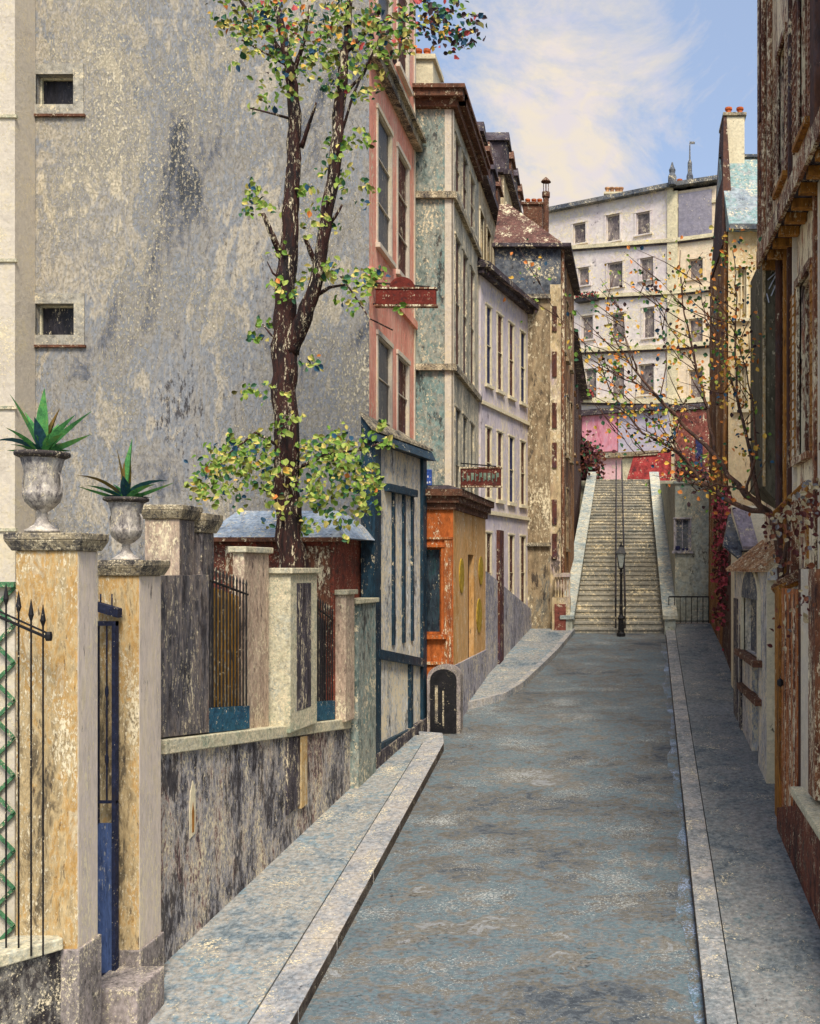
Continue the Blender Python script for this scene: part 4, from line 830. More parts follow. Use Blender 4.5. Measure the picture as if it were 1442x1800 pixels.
# ---------------------------------------------------------------- left tree
TY = 12.9
t = root('tree', 'tall forked tree with black bark and loose yellow-green leaves against the grey gable', 'tree', (P(515, 0, TY).x, TY, H(TY)))
k = TY / F * .88
mb = MB()
def limb(pts, ys_=None):
    out = []; rad = []
    for i in range(len(pts) - 1):
        x0, y0, w0 = pts[i][:3]; x1, y1, w1 = pts[i + 1][:3]; n = 5
        for j in range(n):
            s_ = j / n; out.append(P(x0 + (x1 - x0) * s_ + random.gauss(0, w0 * .04), y0 + (y1 - y0) * s_, TY + (pts[i][3] if len(pts[i]) > 3 else 0) * (1 - s_) + (pts[i + 1][3] if len(pts[i + 1]) > 3 else 0) * s_)); rad.append((w0 + (w1 - w0) * s_) / 2 * k)
    x, y, w_ = pts[-1][:3]; out.append(P(x, y, TY + (pts[-1][3] if len(pts[-1]) > 3 else 0))); rad.append(w_ / 2 * k)
    mb.tube(out, rad, 10, 0, .07)
limb([(498, 1330, 70), (506, 1130, 60), (514, 1000, 54), (506, 860, 50), (500, 700, 48), (500, 610, 50), (500, 560, 44), (507, 450, 36), (514, 330, 30), (517, 200, 26), (510, 120, 20), (488, 20, 14), (480, -60, 8)])
limb([(508, 620, 36), (530, 570, 34, -.05), (556, 500, 26, -.1), (572, 400, 24, -.15), (590, 280, 24, -.15), (600, 160, 22, -.1), (612, 40, 14), (620, -60, 8)])
for pts in ([(498, 460, 14), (480, 415, 12, -.2), (462, 375, 8, -.3)], [(557, 470, 12), (545, 440, 10, -.1), (535, 415, 7, -.2)], [(530, 260, 9), (545, 215, 7, -.1), (556, 180, 4, -.2)], [(512, 120, 14), (480, 70, 10, .1), (435, 20, 7, .2), (410, -20, 5, .2)],
            [(516, 130, 10), (535, 70, 7), (545, 10, 5)], [(610, 90, 10), (650, 50, 7, .2), (690, 30, 5, .3), (740, 45, 4, .3), (780, 60, 3, .3)], [(600, 170, 8), (640, 130, 5), (670, 60, 4)], [(590, 270, 6), (620, 170, 5, -.2), (645, 110, 3)], [(555, 520, 9), (580, 505, 6, -.2), (610, 500, 4, -.3), (650, 560, 3, -.4), (690, 580, 3)], [(575, 400, 8), (590, 380, 6), (602, 360, 4)],
            [(505, 880, 8), (480, 865, 6, -.2), (455, 858, 4, -.3)], [(500, 600, 7), (478, 590, 4, -.2), (462, 570, 3)], [(500, 790, 8), (450, 760, 5, -.3), (400, 800, 4, -.4)], [(510, 830, 8), (570, 800, 6, -.2), (640, 790, 4, -.2), (690, 770, 2)], [(512, 120, 6), (470, 95, 4, -.3), (425, 70, 3, -.4)], [(516, 210, 6), (480, 200, 4, -.2), (440, 190, 3)], [(505, 500, 6), (480, 480, 4, -.2), (470, 460, 2)]):
    limb(pts)
mb.build('trunk', bark, t, smooth=True)
mb = MB(); W1 = [6, 7, 2.5, 3, .15, .6, .03, 1, .1, .2]     # LG LY LD LYY LO LB LR LOl LDK LA
W2 = [4, 4, 3, 1.5, .8, 1.2, .7, 2, .5, .6]; W3 = [1, .5, 3, .6, .2, 2, 1.2, .6, 5, .3]; WB = [5, 4, 2.5, 1.6, .1, 1.8, .02, .6, .1, .2]
for px, py, rx, ry, n, W_ in ((420, 25, 55, 40, 130, W2), (490, 45, 50, 50, 150, W2), (560, 40, 50, 50, 140, W2), (620, 45, 45, 50, 140, W2), (680, 45, 45, 50, 150, W2), (790, 45, 55, 42, 190, W3), (740, 20, 35, 25, 70, W3), (800, 75, 30, 25, 40, W3),
        (480, 110, 60, 30, 90, W1), (520, 140, 40, 30, 60, W1), (590, 110, 45, 45, 90, W1), (650, 100, 35, 35, 60, W1), (430, 70, 45, 20, 50, W1), (470, 175, 40, 20, 30, W1), (420, 110, 12, 12, 12, W1), (550, 90, 30, 40, 50, WB), (705, 75, 28, 30, 40, W1),
        (600, 160, 30, 25, 40, W1), (640, 170, 40, 18, 36, W1), (665, 160, 12, 10, 12, W1), (590, 255, 28, 22, 48, W1), (630, 245, 24, 20, 40, W1), (590, 300, 24, 22, 40, W1), (625, 335, 34, 22, 50, W1), (560, 340, 32, 18, 36, W1), (545, 370, 20, 14, 18, W1), (450, 335, 20, 18, 44, WB), (455, 370, 28, 22, 60, WB),
        (580, 395, 28, 14, 30, W1), (540, 400, 18, 14, 18, W1), (505, 455, 18, 18, 26, W1), (560, 470, 34, 22, 50, W1), (500, 500, 34, 24, 50, W1), (530, 490, 22, 24, 30, W1), (635, 495, 40, 22, 90, W1), (655, 480, 28, 14, 40, W1), (610, 530, 28, 18, 30, W1), (690, 545, 14, 14, 14, W1), (460, 585, 20, 22, 36, WB), (545, 640, 20, 14, 24, WB), (450, 692, 28, 16, 40, W1),
        (500, 740, 24, 16, 24, W1), (400, 800, 45, 30, 120, WB), (380, 845, 50, 28, 130, W1), (440, 830, 50, 40, 130, WB), (470, 780, 40, 22, 70, W1), (500, 860, 40, 40, 110, W1), (560, 800, 45, 28, 130, W1), (610, 790, 45, 34, 160, W1), (580, 860, 45, 34, 150, W1), (635, 840, 30, 34, 110, W1), (600, 910, 30, 18, 50, W1), (520, 915, 40, 18, 50, W1), (640, 890, 20, 20, 30, W1), (680, 780, 16, 12, 18, W1), (665, 745, 16, 8, 14, W1), (415, 885, 20, 14, 16, WB), (360, 870, 25, 14, 20, W1), (505, 690, 12, 20, 10, W1), (610, 955, 14, 10, 10, W1)):
    cluster(mb, px, py, rx, ry, TY - .1, int(n * (1.1 if py < 60 or py > 730 else .85)), .096, W_)
mb.build('crown', [LG, LY, LD, LYY, LO, LB, LR, LOl, LDK, LA], t)

# ---------------------------------------------------------------- right of the stairs
t = root('ramp_house', 'low green-grey house with a small window just right of the staircase', 'house', (2.1, 28, H(28)))
xl0, xr0 = 1.68, 2.74; xl1, xr1 = SR(45) + .42, 3.3; zt0 = P(0, 850, 28).z; zt1 = P(0, 850, 45.5).z
mb = MB(); f0 = Fac((xl0, 28), (xr0, 28)); h = f0.win(1187, 1213, 912, 968)
f0.panel(mb, 1.5, zt0, [h], .12)
def quad(*p): mb.add(p, [[0, 1, 2, 3]])
quad((xl0, 28, 1.5), (xl0, 28, zt0), (xl1, 45.5, zt1), (xl1, 45.5, 1.5)); quad((xr0, 28, 1.5), (xr1, 45.5, 1.5), (xr1, 45.5, zt1), (xr0, 28, zt0)); quad((xl0, 28, zt0), (xr0, 28, zt0), (xr1, 45.5, zt1), (xl1, 45.5, zt1)); quad((xl1, 45.5, 1.5), (xl1, 45.5, zt1), (xr1, 45.5, zt1), (xr1, 45.5, 1.5))
mb.build('wall', rampw, t); window(t, f0, h, dslate, mauveb, rec=.1, bars=(1, 0), surround=.04, proud=.02)
mb = MB(); f0.box(mb, -.04, f0.w, zt0, zt0 + .07, -.3, .05); mb.build('coping', coping, t)
q = f0.pt((h[0] + h[1]) / 2, h[2] + .002)
for dx, nm, lb in ((-.14, 'flower_pot', 'round blue pot at the left of the small window sill'), (.02, 'flower_pot', 'tiny dark pot in the middle of the small window sill'), (.13, 'flower_pot', 'tiny dark pot at the right end of the small window sill')):
    r = .07 if dx < -.1 else .035
    mb = MB(); mb.lathe((q.x + dx, 27.96, q.z), [(r * .6, 0), (r, r * .8), (r, r * 1.6), (r * .8, r * 1.9), (r * .5, r * 1.9)], 12); o = mb.build('flower_pot', navyp, loc=(q.x + dx, 27.96, q.z)); tag(o, lb, 'flower pot', 'pots on the small window sill')
t = root('area_railing', 'plain iron guard railing at the right of the stair foot', 'railing', (2.1, 27.5, H(27)))
ra, rb = P(1176, 0, 27.4).x, P(1246, 0, 27.4).x; zr = P(0, 1049, 27.4).z; zb = H(27.2) + .1
mb = MB(); mb.tube([(ra, 27.4, zr), (rb, 27.4, zr)], .022, 6); mb.tube([(ra, 27.4, zb + .1), (rb, 27.4, zb + .1)], .014, 6); mb.build('top_rail', iron, t)
for i in range(8):
    x = ra + (rb - ra) * i / 7; mb = MB(); mb.tube([(x, 27.4, zb), (x, 27.4, zr)], .012, 5); mb.build('bar', iron, t)
mb = MB(); mb.box(1.3, 2.9, 27.3, 27.95, H(27) - .3, H(27) + .2); tag(mb.build('stone_step', piers, loc=(2.1, 27.5, H(27))), 'low stone step under the guard railing', 'step')

# ---------------------------------------------------------------- house with zinc roof and tall chimney
t = root('zinc_roof_house', 'peach house with blue-green zinc roof and tall brown chimney wall', 'house', (4, 24, H(24)))
XW = 2.76; foot = [(XW, 24), (8, 24), (8, 28.3), (XW, 28.3)]; ZE = P(0, 402, 24).z
f0 = Fac(foot[0], foot[1]); hs = [f0.win(1296, 1312, 470, 560), f0.win(1296, 1312, 640, 720)]
mb, fc = shell(foot, .5, ZE, {0: hs}, {0: 0, 1: 0, 3: 1}); mb.build('wall', [peach, brownw], t)
for h in hs: window(t, f0, h, yelw, whitec, bars=(1, 2), surround=.05)
zr = P(0, 278, 26.2).z
mb = MB(); mb.add([(XW - .0, 23.8, ZE), (8.2, 23.8, ZE), (8.2, 26.2, zr), (XW, 26.2, zr), (8.2, 28.5, ZE), (XW, 28.5, ZE), (XW, 23.8, ZE - .08), (8.2, 23.8, ZE - .08), (8.2, 28.5, ZE - .08), (XW, 28.5, ZE - .08)], [[0, 1, 2, 3], [3, 2, 4, 5], [0, 3, 5, 9, 6], [1, 7, 8, 4, 2], [6, 7, 1, 0], [5, 4, 8, 9], [9, 8, 7, 6]])
rf = mb.build('roof', zinc, t)
mb = MB(); mb.box(XW, 8.2, 23.72, 23.8, ZE - .1, ZE + .03); mb.build('eave_gutter', dslate, rf); mb = MB(); mb.box(XW, 8.2, 26.1, 26.3, zr, zr + .07); mb.build('ridge', dslate, rf)
mb = MB(); zc = P(0, 205, 24.6).z
mb.hexa([(XW - .14, 24.0, .5), (XW - .01, 24.0, .5), (XW - .01, 27.9, .5), (XW - .14, 27.9, .5)], [(XW - .08, 24.2, ZE), (XW - .01, 24.2, ZE), (XW - .01, 27.9, ZE), (XW - .08, 27.9, ZE)])
mb.build('side_buttress', brownw, t)
mb = MB(); xa, xb = P(1279, 0, 24.9).x, P(1309, 0, 24.9).x
xa, xb = P(1279, 0, 26.0).x, P(1309, 0, 26.0).x; zc = P(0, 205, 26.0).z; mb.box(xa - .02, xb, 26.0, 27.0, ZE + .01, zc); c_ = mb.build('chimney', whitec, rf)
mb = MB(); mb.hexa([(XW - .12, 24.3, ZE - .3), (xa - .021, 24.3, ZE - .3), (xa - .021, 27.2, ZE - .3), (XW - .12, 27.2, ZE - .3)], [(xa - .1, 26.0, zc + .02), (xa - .021, 26.0, zc + .02), (xa - .021, 27.0, zc + .02), (xa - .1, 27.0, zc + .02)]); mb.build('brick_side', darkbr, rf)
mb = MB(); mb.box(xa - .12, xb + .05, 25.95, 27.05, zc + .021, zc + .1); mb.build('cap', capm, rf)
for px in (1281, 1301):
    q = P(px, 200, 26.3); m = MB(); m.lathe((q.x, 26.3, zc + .1), [(.1, 0), (.08, .05), (.07, .2), (.1, .22), (.1, .27), (.05, .27)], 10); m.build('chimney_pot', potm, rf)
mb = MB()
fS = Fac((XW - .14, 28.2), (XW - .14, 22.3))
t = root('garden_creeper', 'pink flowering creeper on the brown street wall right of the stairs', 'plant', (2.7, 24.5, H(24)))
for i in range(620):
    px = random.gauss(1270, 8); py = random.choice((random.gauss(980, 45), random.gauss(900, 25), random.uniform(860, 1100))); px = min(max(px, 1256), 1288)
    Yq = (XW - .2) * F / (px - CX); leaf(mb, P(px, py, Yq) + Vector((random.uniform(-.06, .02), 0, 0)), .13, random.choices((0, 1, 2), (4, 3, 2))[0])
mb.build('blossom', [leafm('creeper_pink', (196, 84, 92)), leafm('creeper_maroon', (104, 50, 46)), leafm('creeper_brown', (90, 66, 48))], t)
mb = MB(); mb.tube([P(1272, 1100, 24.0), P(1268, 1000, 24.2), P(1274, 900, 24), P(1270, 850, 24)], [.04, .03, .02, .01], 6); mb.build('stem', twig, t)
mb = MB(); mb.hexa([(2.45, 19, .9), (3.6, 19, .9), (3.6, 24, 1.4), (2.62, 24, 1.4)], [(2.45, 19, P(0, 985, 19).z), (3.6, 19, P(0, 985, 19).z), (3.6, 24, P(0, 940, 24).z), (2.62, 24, P(0, 940, 24).z)])
tag(mb.build('boundary_wall', darkbr, loc=(2.6, 21, H(21))), 'dark brown boundary wall below the pink creeper', 'wall')

# sheds and gatehouse on the right
t = root('lean_to_shed', 'small cream shed with steep lilac grey roof below the tree branches', 'shed', (2.9, 18.6, H(18.6)))
x0 = P(1303, 0, 18.9).x; x1 = 3.9
mb = MB(); mb.hexa([(x0, 18.9, 1), (x1, 18.9, 1), (x1, 20.4, 1), (x0 - .02, 20.4, 1)], [(x0, 18.9, P(0, 968, 18.9).z), (x1, 18.9, P(0, 968, 18.9).z), (x1, 20.4, P(0, 880, 18.9).z), (x0 - .02, 20.4, P(0, 880, 18.9).z)]); mb.build('wall', whitec, t)
mb = MB(); a = P(1306, 966, 18.7); b = P(1334, 966, 18.7); c = P(1315, 897, 19.4); d = P(1287, 897, 19.4)
mb.hexa([a, b, c, d], [v + Vector((0, -.02, .06)) for v in (a, b, c, d)]); mb.build('roof', lilr, t)
mb = MB(); a = P(1303, 969, 18.66); b = P(1340, 967, 18.66); mb.tube([a, b], .02, 6); mb.build('gutter_pipe', ironf, t)
mb = MB(); a = P(1276, 900, 18.9); mb.hexa([P(1273, 960, 18.8), P(1303, 985, 18.6), P(1306, 966, 18.9), P(1284, 900, 19.5)], [v + Vector((.0, .3, .0)) for v in (P(1273, 960, 18.8), P(1303, 985, 18.6), P(1306, 966, 18.9), P(1284, 900, 19.5))]); mb.build('verge', dslate, t)

t = root('white_gatehouse', 'small white gatehouse with arched window, orange tiles and a narrow door', 'gatehouse', (2.6, 15.6, H(15.6)))
xs_ = 2.21; ya, yb = 14.3, 18.2; ZE = P(0, 1005, 16).z; foot = [(xs_, ya), (3.3, ya), (3.3, yb), (xs_, yb)]
fS = Fac((xs_, yb), (xs_, ya)); 
ha = fS.win(1308, 1336, 1052, 1150); hd = fS.win(1322, 1333, 1170, 1345)
mb, fc = shell(foot, .3, ZE, {3: [ha, hd]}, {0: 0, 3: 1}); mb.build('wall', [whitec, whitew], t)
mb = MB(); um = (ha[0] + ha[1]) / 2; r = (ha[1] - ha[0]) / 2
pts = [(um + (r + .08) * math.cos(a_), ha[3] + (r + .08) * .55 * math.sin(a_)) for a_ in [math.pi * i / 12 for i in range(13)]]
mb.hexa([fS.pt(u, z, .0) for u, z in pts], [fS.pt(u, z, .04) for u, z in pts]); fS.box(mb, ha[0] - .1, ha[0], ha[2], ha[3], -.02, .05); fS.box(mb, ha[1], ha[1] + .1, ha[2], ha[3], -.02, .05); aw = mb.build('arched_window', whitec, t)
mb = MB(); fS.box(mb, ha[0], ha[1], ha[2], ha[3], -.16, -.12); pts = [(um + r * math.cos(a_), ha[3] + r * .5 * math.sin(a_)) for a_ in [math.pi * i / 12 for i in range(13)]]; mb.hexa([fS.pt(u, z, .03) for u, z in pts], [fS.pt(u, z, .046) for u, z in pts]); mb.build('pane', dslate, aw)
mb = MB(); fS.box(mb, ha[0] - .25, ha[1] + .25, ha[2] - .1, ha[2], -.02, .14); mb.build('ledge', corn, t); mb = MB(); fS.box(mb, ha[0] - .2, ha[1] + .2, 1.9, 2.0, -.02, .1); mb.build('ledge', corn, t)
mb = MB(); fS.box(mb, hd[0], hd[1], hd[2], hd[3], -.15, -.1); mb.build('door', blackg, t)
mb = MB(); fS.box(mb, 0, .55, .3, ZE - .5, -.01, .02); fS.box(mb, .9, 1.15, .3, 3, -.01, .03); mb.build('corner_strip', dboard, t)
zr = ZE + .55
mb = MB(); mb.add([(xs_ - .15, ya - .1, ZE), (xs_ - .15, yb + .1, ZE), (xs_ + .55, yb + .1, zr), (xs_ + .55, ya - .1, zr), (3.5, yb + .1, ZE), (3.5, ya - .1, ZE)], [[0, 3, 2, 1], [2, 3, 5, 4], [0, 5, 3], [1, 2, 4], [0, 1, 4, 5]])
for i in range(13):
    y = ya + (yb - ya) * i / 12; mb.tube([(xs_ - .15, y, ZE + .02), (xs_ + .55, y, zr + .02)], .035, 6)
mb.build('roof', tile, t)
mb = MB(); mb.add([(xs_, ya + .02, ZE - .05), (3.3, ya + .02, ZE - .05), (xs_ + .55, ya - .105, zr - .02), (xs_, ya - .105, ZE), (3.3, ya - .105, ZE)], [[3, 4, 2]]); mb.box(xs_, 3.3, ya - .1, ya + .01, ZE - .12, ZE - .001); mb.build('gable', whitew, t)

# ---------------------------------------------------------------- tall board, rust brown houses, porch
t = root('tall_signboard', 'tall olive brown wooden board with white scrawled strokes fixed beside the brown house', 'board', (2.3, 14.0, 6))
mb = MB(); Yb = 13.95; xa, xb = P(1341, 0, Yb).x, P(1386, 0, Yb).x; z0, z1 = P(0, 855, Yb).z, P(0, 448, Yb).z
mb.hexa([(xa, Yb, z0), (xb, Yb, z0 - .4), (xb, Yb + .3, z0 - .4), (xa, Yb + 1.3, z0)], [(xa, Yb, z1), (xb, Yb, z1 - .3), (xb, Yb + .3, z1 - .3), (xa, Yb + 1.3, z1)]); mb.build('panel', olive, t, bevel=.01)
mb = MB(); fb = Fac((xa, Yb), (xb, Yb)); fb.box(mb, .0, .035, z0, z1 - .02, -.01, .03); fb.box(mb, fb.w - .04, fb.w, z0 - .38, z1 - .34, -.01, .03); mb.build('edge_batten', pierb, t)
mb = MB()
for (x_, y_, x2, y2) in ((1350, 492, 1374, 470), (1352, 508, 1364, 484), (1356, 520, 1372, 482), (1364, 506, 1374, 486), (1348, 516, 1352, 532)):
    a_, b_ = P(x_, y_, Yb - .012), P(x2, y2, Yb - .012); mb.tube([a_, b_], .009, 5)
mb.build('painted_strokes', whitee, t)

t = root('tall_brown_house', 'tall rust-brown streaked house rising out of frame at the right', 'house', (4, 15, H(15)))
X2 = 2.66; foot = [(X2, 12.0), (9, 12.0), (9, 17.45), (X2, 17.45)]; fS = Fac(foot[3], foot[0])
hs = [(1.6, 2.25, 10.2, 12.4), (3.4, 4.05, 10.2, 12.4), (1.6, 2.25, 6.4, 8.2), (3.4, 4.05, 6.4, 8.2)]
mb, fc = shell(foot, 0, 17.5, {3: hs}, {}); mb.build('wall', rustw, t)
for h in hs: window(t, fS, h, blackg, umber, bars=(1, 2), surround=.12, surmat=ochre, shut=umber, shutw=.32)
mb = MB()
for u, r, m_ in ((.06, .06, 0), (.42, .045, 0), (1.1, .05, 0)): mb.tube([fS.pt(u, 6.8, .08), fS.pt(u, 17.5, .08)], r, 8)
mb.tube([fS.pt(.06, 10.2, .1), fS.pt(.5, 9.2, .12), fS.pt(.6, 8.0, .1)], .05, 8)
mb.build('downpipe', umber, t)
mb = MB(); mb.box(X2 - .12, X2 + .1, 17.2, 17.5, 12, 17.5); fS.box(mb, 4.6, 4.9, 6, 17.5, -.02, .1); fS.box(mb, 2.7, 2.8, 6, 17.5, -.02, .06); mb.build('timber', darkbr, t)

t = root('near_brown_house', 'near rust-brown house with deep ochre eave over plank walls at the right edge', 'house', (4, 11, H(11)))
X3 = 2.33; ZE = 8.35; foot = [(X3, 7.5), (8, 7.5), (8, 13.7), (X3, 13.7)]; fS = Fac(foot[3], foot[0])
hs = [(1.35, 2.1, 5.4, 7.6), (3.1, 3.9, 5.4, 7.6)]
mb, fc = shell(foot, 0, ZE, {3: hs}, {}); mb.build('wall', rustw, t)
for h in hs: window(t, fS, h, blackg, umber, bars=(1, 3), surround=.1, shut=ochre, shutw=.35)
mb = MB(); mb.hexa([(X3 - .28, 7.4, ZE + .02), (X3 + .3, 7.4, ZE + .02), (X3 + .3, 13.85, ZE + .02), (X3 - .28, 13.85, ZE + .02)], [(X3 - .28, 7.4, ZE + .16), (X3 + .3, 7.4, ZE + .6), (X3 + .3, 13.85, ZE + .6), (X3 - .28, 13.85, ZE + .16)])
mb.hexa([(X3 + .301, 7.4, ZE + .02), (8.2, 7.4, ZE + .02), (8.2, 13.85, ZE + .02), (X3 + .301, 13.85, ZE + .02)], [(X3 + .301, 7.4, ZE + .6), (8.2, 7.4, ZE + .9), (8.2, 13.85, ZE + .9), (X3 + .301, 13.85, ZE + .6)]); mb.build('roof', slate, t)
mb = MB(); mb.box(X3 - .33, X3 - .281, 7.4, 13.9, ZE - .04, ZE + .2); mb.build('fascia', umber, t)
for i in range(14):
    mb = MB(); mb.box(X3 - .26, X3 - .01, 7.7 + i * .46, 7.82 + i * .46, ZE - .09, ZE + .015); mb.build('rafter_tail', ochre, t)
for i, (u, w_, m_) in enumerate(((.02, .14, umber), (.45, .12, ochre), (.8, .1, darkbr), (1.1, .08, creamw), (2.45, .12, umber), (2.8, .1, creamw), (4.3, .2, darkbr))):
    mb = MB(); fS.box(mb, u, u + w_, .5, ZE, -.01, .05 + .01 * (i % 3)); mb.build('plank_post', m_, t)
mb = MB(); mb.tube([fS.pt(.25, 4.8, .08), fS.pt(.25, ZE, .08)], .05, 8); mb.build('downpipe', darkbr, t)

# porch with vine
t = root('timber_porch', 'rickety timber porch with slanting beams and dark red vine over the russet door', 'porch', (2.2, 12, H(12)))
for (a, b, r, m_, nm) in (((1362, 908, 13.6), (1442, 832, 11.6), .07, ochre, 'beam'), ((1362, 920, 13.5), (1450, 850, 11.4), .03, creamw, 'beam'), ((1366, 1028, 13.0), (1450, 990, 11.2), .055, umber, 'beam'), ((1360, 1040, 13.1), (1400, 1022, 12.4), .05, ochre, 'beam'), ((1372, 900, 13.3), (1372, 1035, 13.3), .035, darkbr, 'post'), ((1400, 880, 12.4), (1396, 1010, 12.4), .05, umber, 'post'), ((1424, 850, 11.8), (1426, 1000, 11.8), .06, ochre, 'post')):
    A_, B_ = P(*a), P(*b); mb = MB(); d = (B_ - A_).normalized(); n_ = d.cross(Vector((0, 1, 0))).normalized() * r
    mb.hexa([A_ - n_ - Vector((0, r, 0)), A_ + n_ - Vector((0, r, 0)), A_ + n_ + Vector((0, r, 0)), A_ - n_ + Vector((0, r, 0))], [B_ - n_ - Vector((0, r, 0)), B_ + n_ - Vector((0, r, 0)), B_ + n_ + Vector((0, r, 0)), B_ - n_ + Vector((0, r, 0))]); mb.build(nm, m_, t)
mb = MB(); mb.hexa([P(1358, 1040, 13.2), P(1450, 1000, 11.3), P(1450, 1000, 11.3) + Vector((.5, 0, .5)), P(1358, 1040, 13.2) + Vector((.5, 0, .5))], [v + Vector((-.02, 0, .07)) for v in (P(1358, 1040, 13.2), P(1450, 1000, 11.3), P(1450, 1000, 11.3) + Vector((.5, 0, .5)), P(1358, 1040, 13.2) + Vector((.5, 0, .5)))]); mb.build('canopy', corn, t)
v = root('vine', 'dark red vine hanging over the timber porch beams', 'vine', (2.25, 12.3, 4))
mb = MB(); vm = [leafm('vine_maroon', (104, 54, 50)), leafm('vine_rust', (150, 92, 64)), leafm('vine_cream', (206, 186, 146)), leafm('vine_grey', (140, 134, 130))]
for i in range(260):
    px = random.choice((1366, 1384, 1404, 1426, 1440)) + random.gauss(0, 5); py = random.uniform(0, 1) * random.choice((60, 120, 260)) + (905 - (px - 1362) * .8); Yq = 2.22 * F / (px - CX)
    leaf(mb, P(px, py, min(13.6, Yq)) + Vector((random.uniform(-.15, .05), 0, 0)), .085, random.choices((0, 1, 2, 3), (4, 3, 3, 1.5))[0])
mb.build('foliage', vm, v)
mb = MB(); mb.tube([P(1376, 1180, 13), P(1374, 1000, 13), P(1390, 930, 12.8), P(1420, 870, 12)], [.04, .035, .03, .015], 7, 0, .1); mb.build('stem', twig, v)

t = root('russet_door', 'weathered russet plank door with pale jamb under the porch', 'door', (2.2, 12, H(12)))
f = Fac((2.17, 13.35), (2.17, 9.0))
def rb_(xa, xb, ya_, yb_, d0, d1, m_, nm, par):
    ua, Ya = f.hit(xa); ub, Yb_ = f.hit(xb); Ym = (Ya + Yb_) / 2; mb = MB(); f.box(mb, ua, ub, EYE + (CY - yb_) / F * Ym, EYE + (CY - ya_) / F * Ym, d0, d1); return mb.build(nm, m_, par)
rb_(1374, 1402, 1035, 1440, -.1, .0, russet, 'plank_leaf', t); 
for x_ in (1381, 1389, 1396): rb_(x_, x_ + 1.2, 1045, 1430, -.02, .012, umber, 'plank_joint', t)
rb_(1366, 1374, 1030, 1460, -.1, .03, ochre, 'jamb', t); rb_(1408, 1424, 1000, 1400, -.12, .0, creamw, 'jamb', t); rb_(1402, 1408, 1000, 1430, -.12, -.01, darkbr, 'jamb', t); rb_(1424, 1436, 1000, 1400, -.12, .02, umber, 'jamb', t)
mb = MB(); u, _ = f.hit(1377); mb.lathe(f.pt(u, f.z(1377, 1200), .04), [(.02, -.05), (.04, -.03), (.04, .03), (.02, .05)], 8); mb.build('handle', iron, t)
t = root('hedge_wall', 'dark red-brown wall with mossy stains and pale coping at the bottom right', 'wall', (2.1, 10, H(10)))
f = Fac((2.08, 12.6), (2.08, 5.0)); mb = MB(); za = H(12.6) + 1.05; zb_ = H(5) + 1.15
darkw = paint('dark_red_earth_wall', [(48, 36, 34), (88, 54, 44), (128, 72, 52), (78, 66, 58)], 10, sc=2.2, streak=2, fleck=.2, nodal=.5)
f.box(mb, 0, 1.3, .1, H(12.6) + .4, -.4, 0, z1b=H(11.3) + .9); f.box(mb, 1.301, f.w, -1, H(11.3) + 1.02, -.4, 0, z1b=zb_ + .3); mb.build('wall', darkw, t)
mb = MB(); f.box(mb, 1.28, f.w, H(11.3) + 1.02, H(11.3) + 1.12, -.45, .05, z0b=zb_ + .3, z1b=zb_ + .4); mb.build('coping', copg, t, bevel=.01)

# ---------------------------------------------------------------- right tree with sparse autumn leaves
RY = 14.6
t = root('tree', 'leaning bare-branched tree with sparse orange and green leaves reaching over the street', 'tree', (2.45, 14.0, H(14)))
mb = MB(); ends = []
def br(pts, w0, w1):
    n = len(pts); out = []; rad = []
    for i, p_ in enumerate(pts):
        out.append(P(p_[0], p_[1], p_[2])); rad.append((w0 + (w1 - w0) * i / (n - 1)) * .36 * RY / F)
    # smooth in between
    o2, r2 = [], []
    for i in range(n - 1):
        for j in range(4):
            s_ = j / 4; q = out[i].lerp(out[i + 1], s_) + Vector((random.gauss(0, .012), random.gauss(0, .02), random.gauss(0, .012))) * (1 if j else 0); o2.append(q); r2.append(rad[i] * (1 - s_) + rad[i + 1] * s_)
    o2.append(out[-1]); r2.append(rad[-1]); mb.tube(o2, r2, 7, 0, .08)
    for q in o2[3:]: ends.append(q)
br([(1388, 1180, 13.9), (1382, 1050, 13.9), (1372, 960, 13.9), (1362, 905, 13.9)], 34, 24)
br([(1364, 912, 13.9), (1312, 872, 14.1), (1256, 800, 14.5), (1192, 735, 15), (1120, 655, 15.4), (1078, 590, 15.6)], 17, 3)
br([(1362, 906, 13.9), (1290, 884, 14.2), (1240, 850, 14.6), (1185, 790, 15), (1130, 762, 15.4), (1075, 690, 15.6), (1052, 640, 15.7)], 14, 2)
br([(1336, 890, 14), (1318, 790, 14.4), (1296, 700, 14.8), (1268, 610, 15.2), (1252, 560, 15.4)], 11, 3)
br([(1256, 800, 14.5), (1238, 700, 15), (1218, 620, 15.2), (1200, 530, 15.6), (1196, 440, 15.8)], 9, 2)
br([(1192, 735, 15), (1150, 690, 15.2), (1100, 668, 15.4), (1040, 640, 15.6)], 6, 2)
br([(1300, 720, 14.7), (1292, 620, 14.9), (1296, 520, 15), (1288, 440, 15.1)], 7, 2)
br([(1240, 850, 14.6), (1200, 800, 14.8), (1170, 760, 15), (1150, 720, 15.2)], 6, 2)
br([(1350, 900, 13.9), (1310, 860, 13.8), (1260, 850, 13.7), (1215, 868, 13.6)], 8, 2)
br([(1120, 655, 15.4), (1105, 610, 15.5), (1090, 545, 15.6)], 4, 1.5)
br([(1218, 620, 15.2), (1180, 580, 15.3), (1150, 520, 15.5)], 4, 1.5)
br([(1160, 700, 15.1), (1172, 640, 15.2), (1165, 580, 15.4)], 4, 1.5)
br([(1312, 872, 14.1), (1330, 800, 14), (1322, 700, 14), (1300, 600, 14.2)], 8, 2)
br([(1268, 610, 15.2), (1240, 560, 15.3), (1230, 500, 15.4)], 4, 1.5)
br([(1185, 790, 15), (1120, 800, 15.2), (1090, 760, 15.3)], 4, 1.5)
rn = random.Random(11)
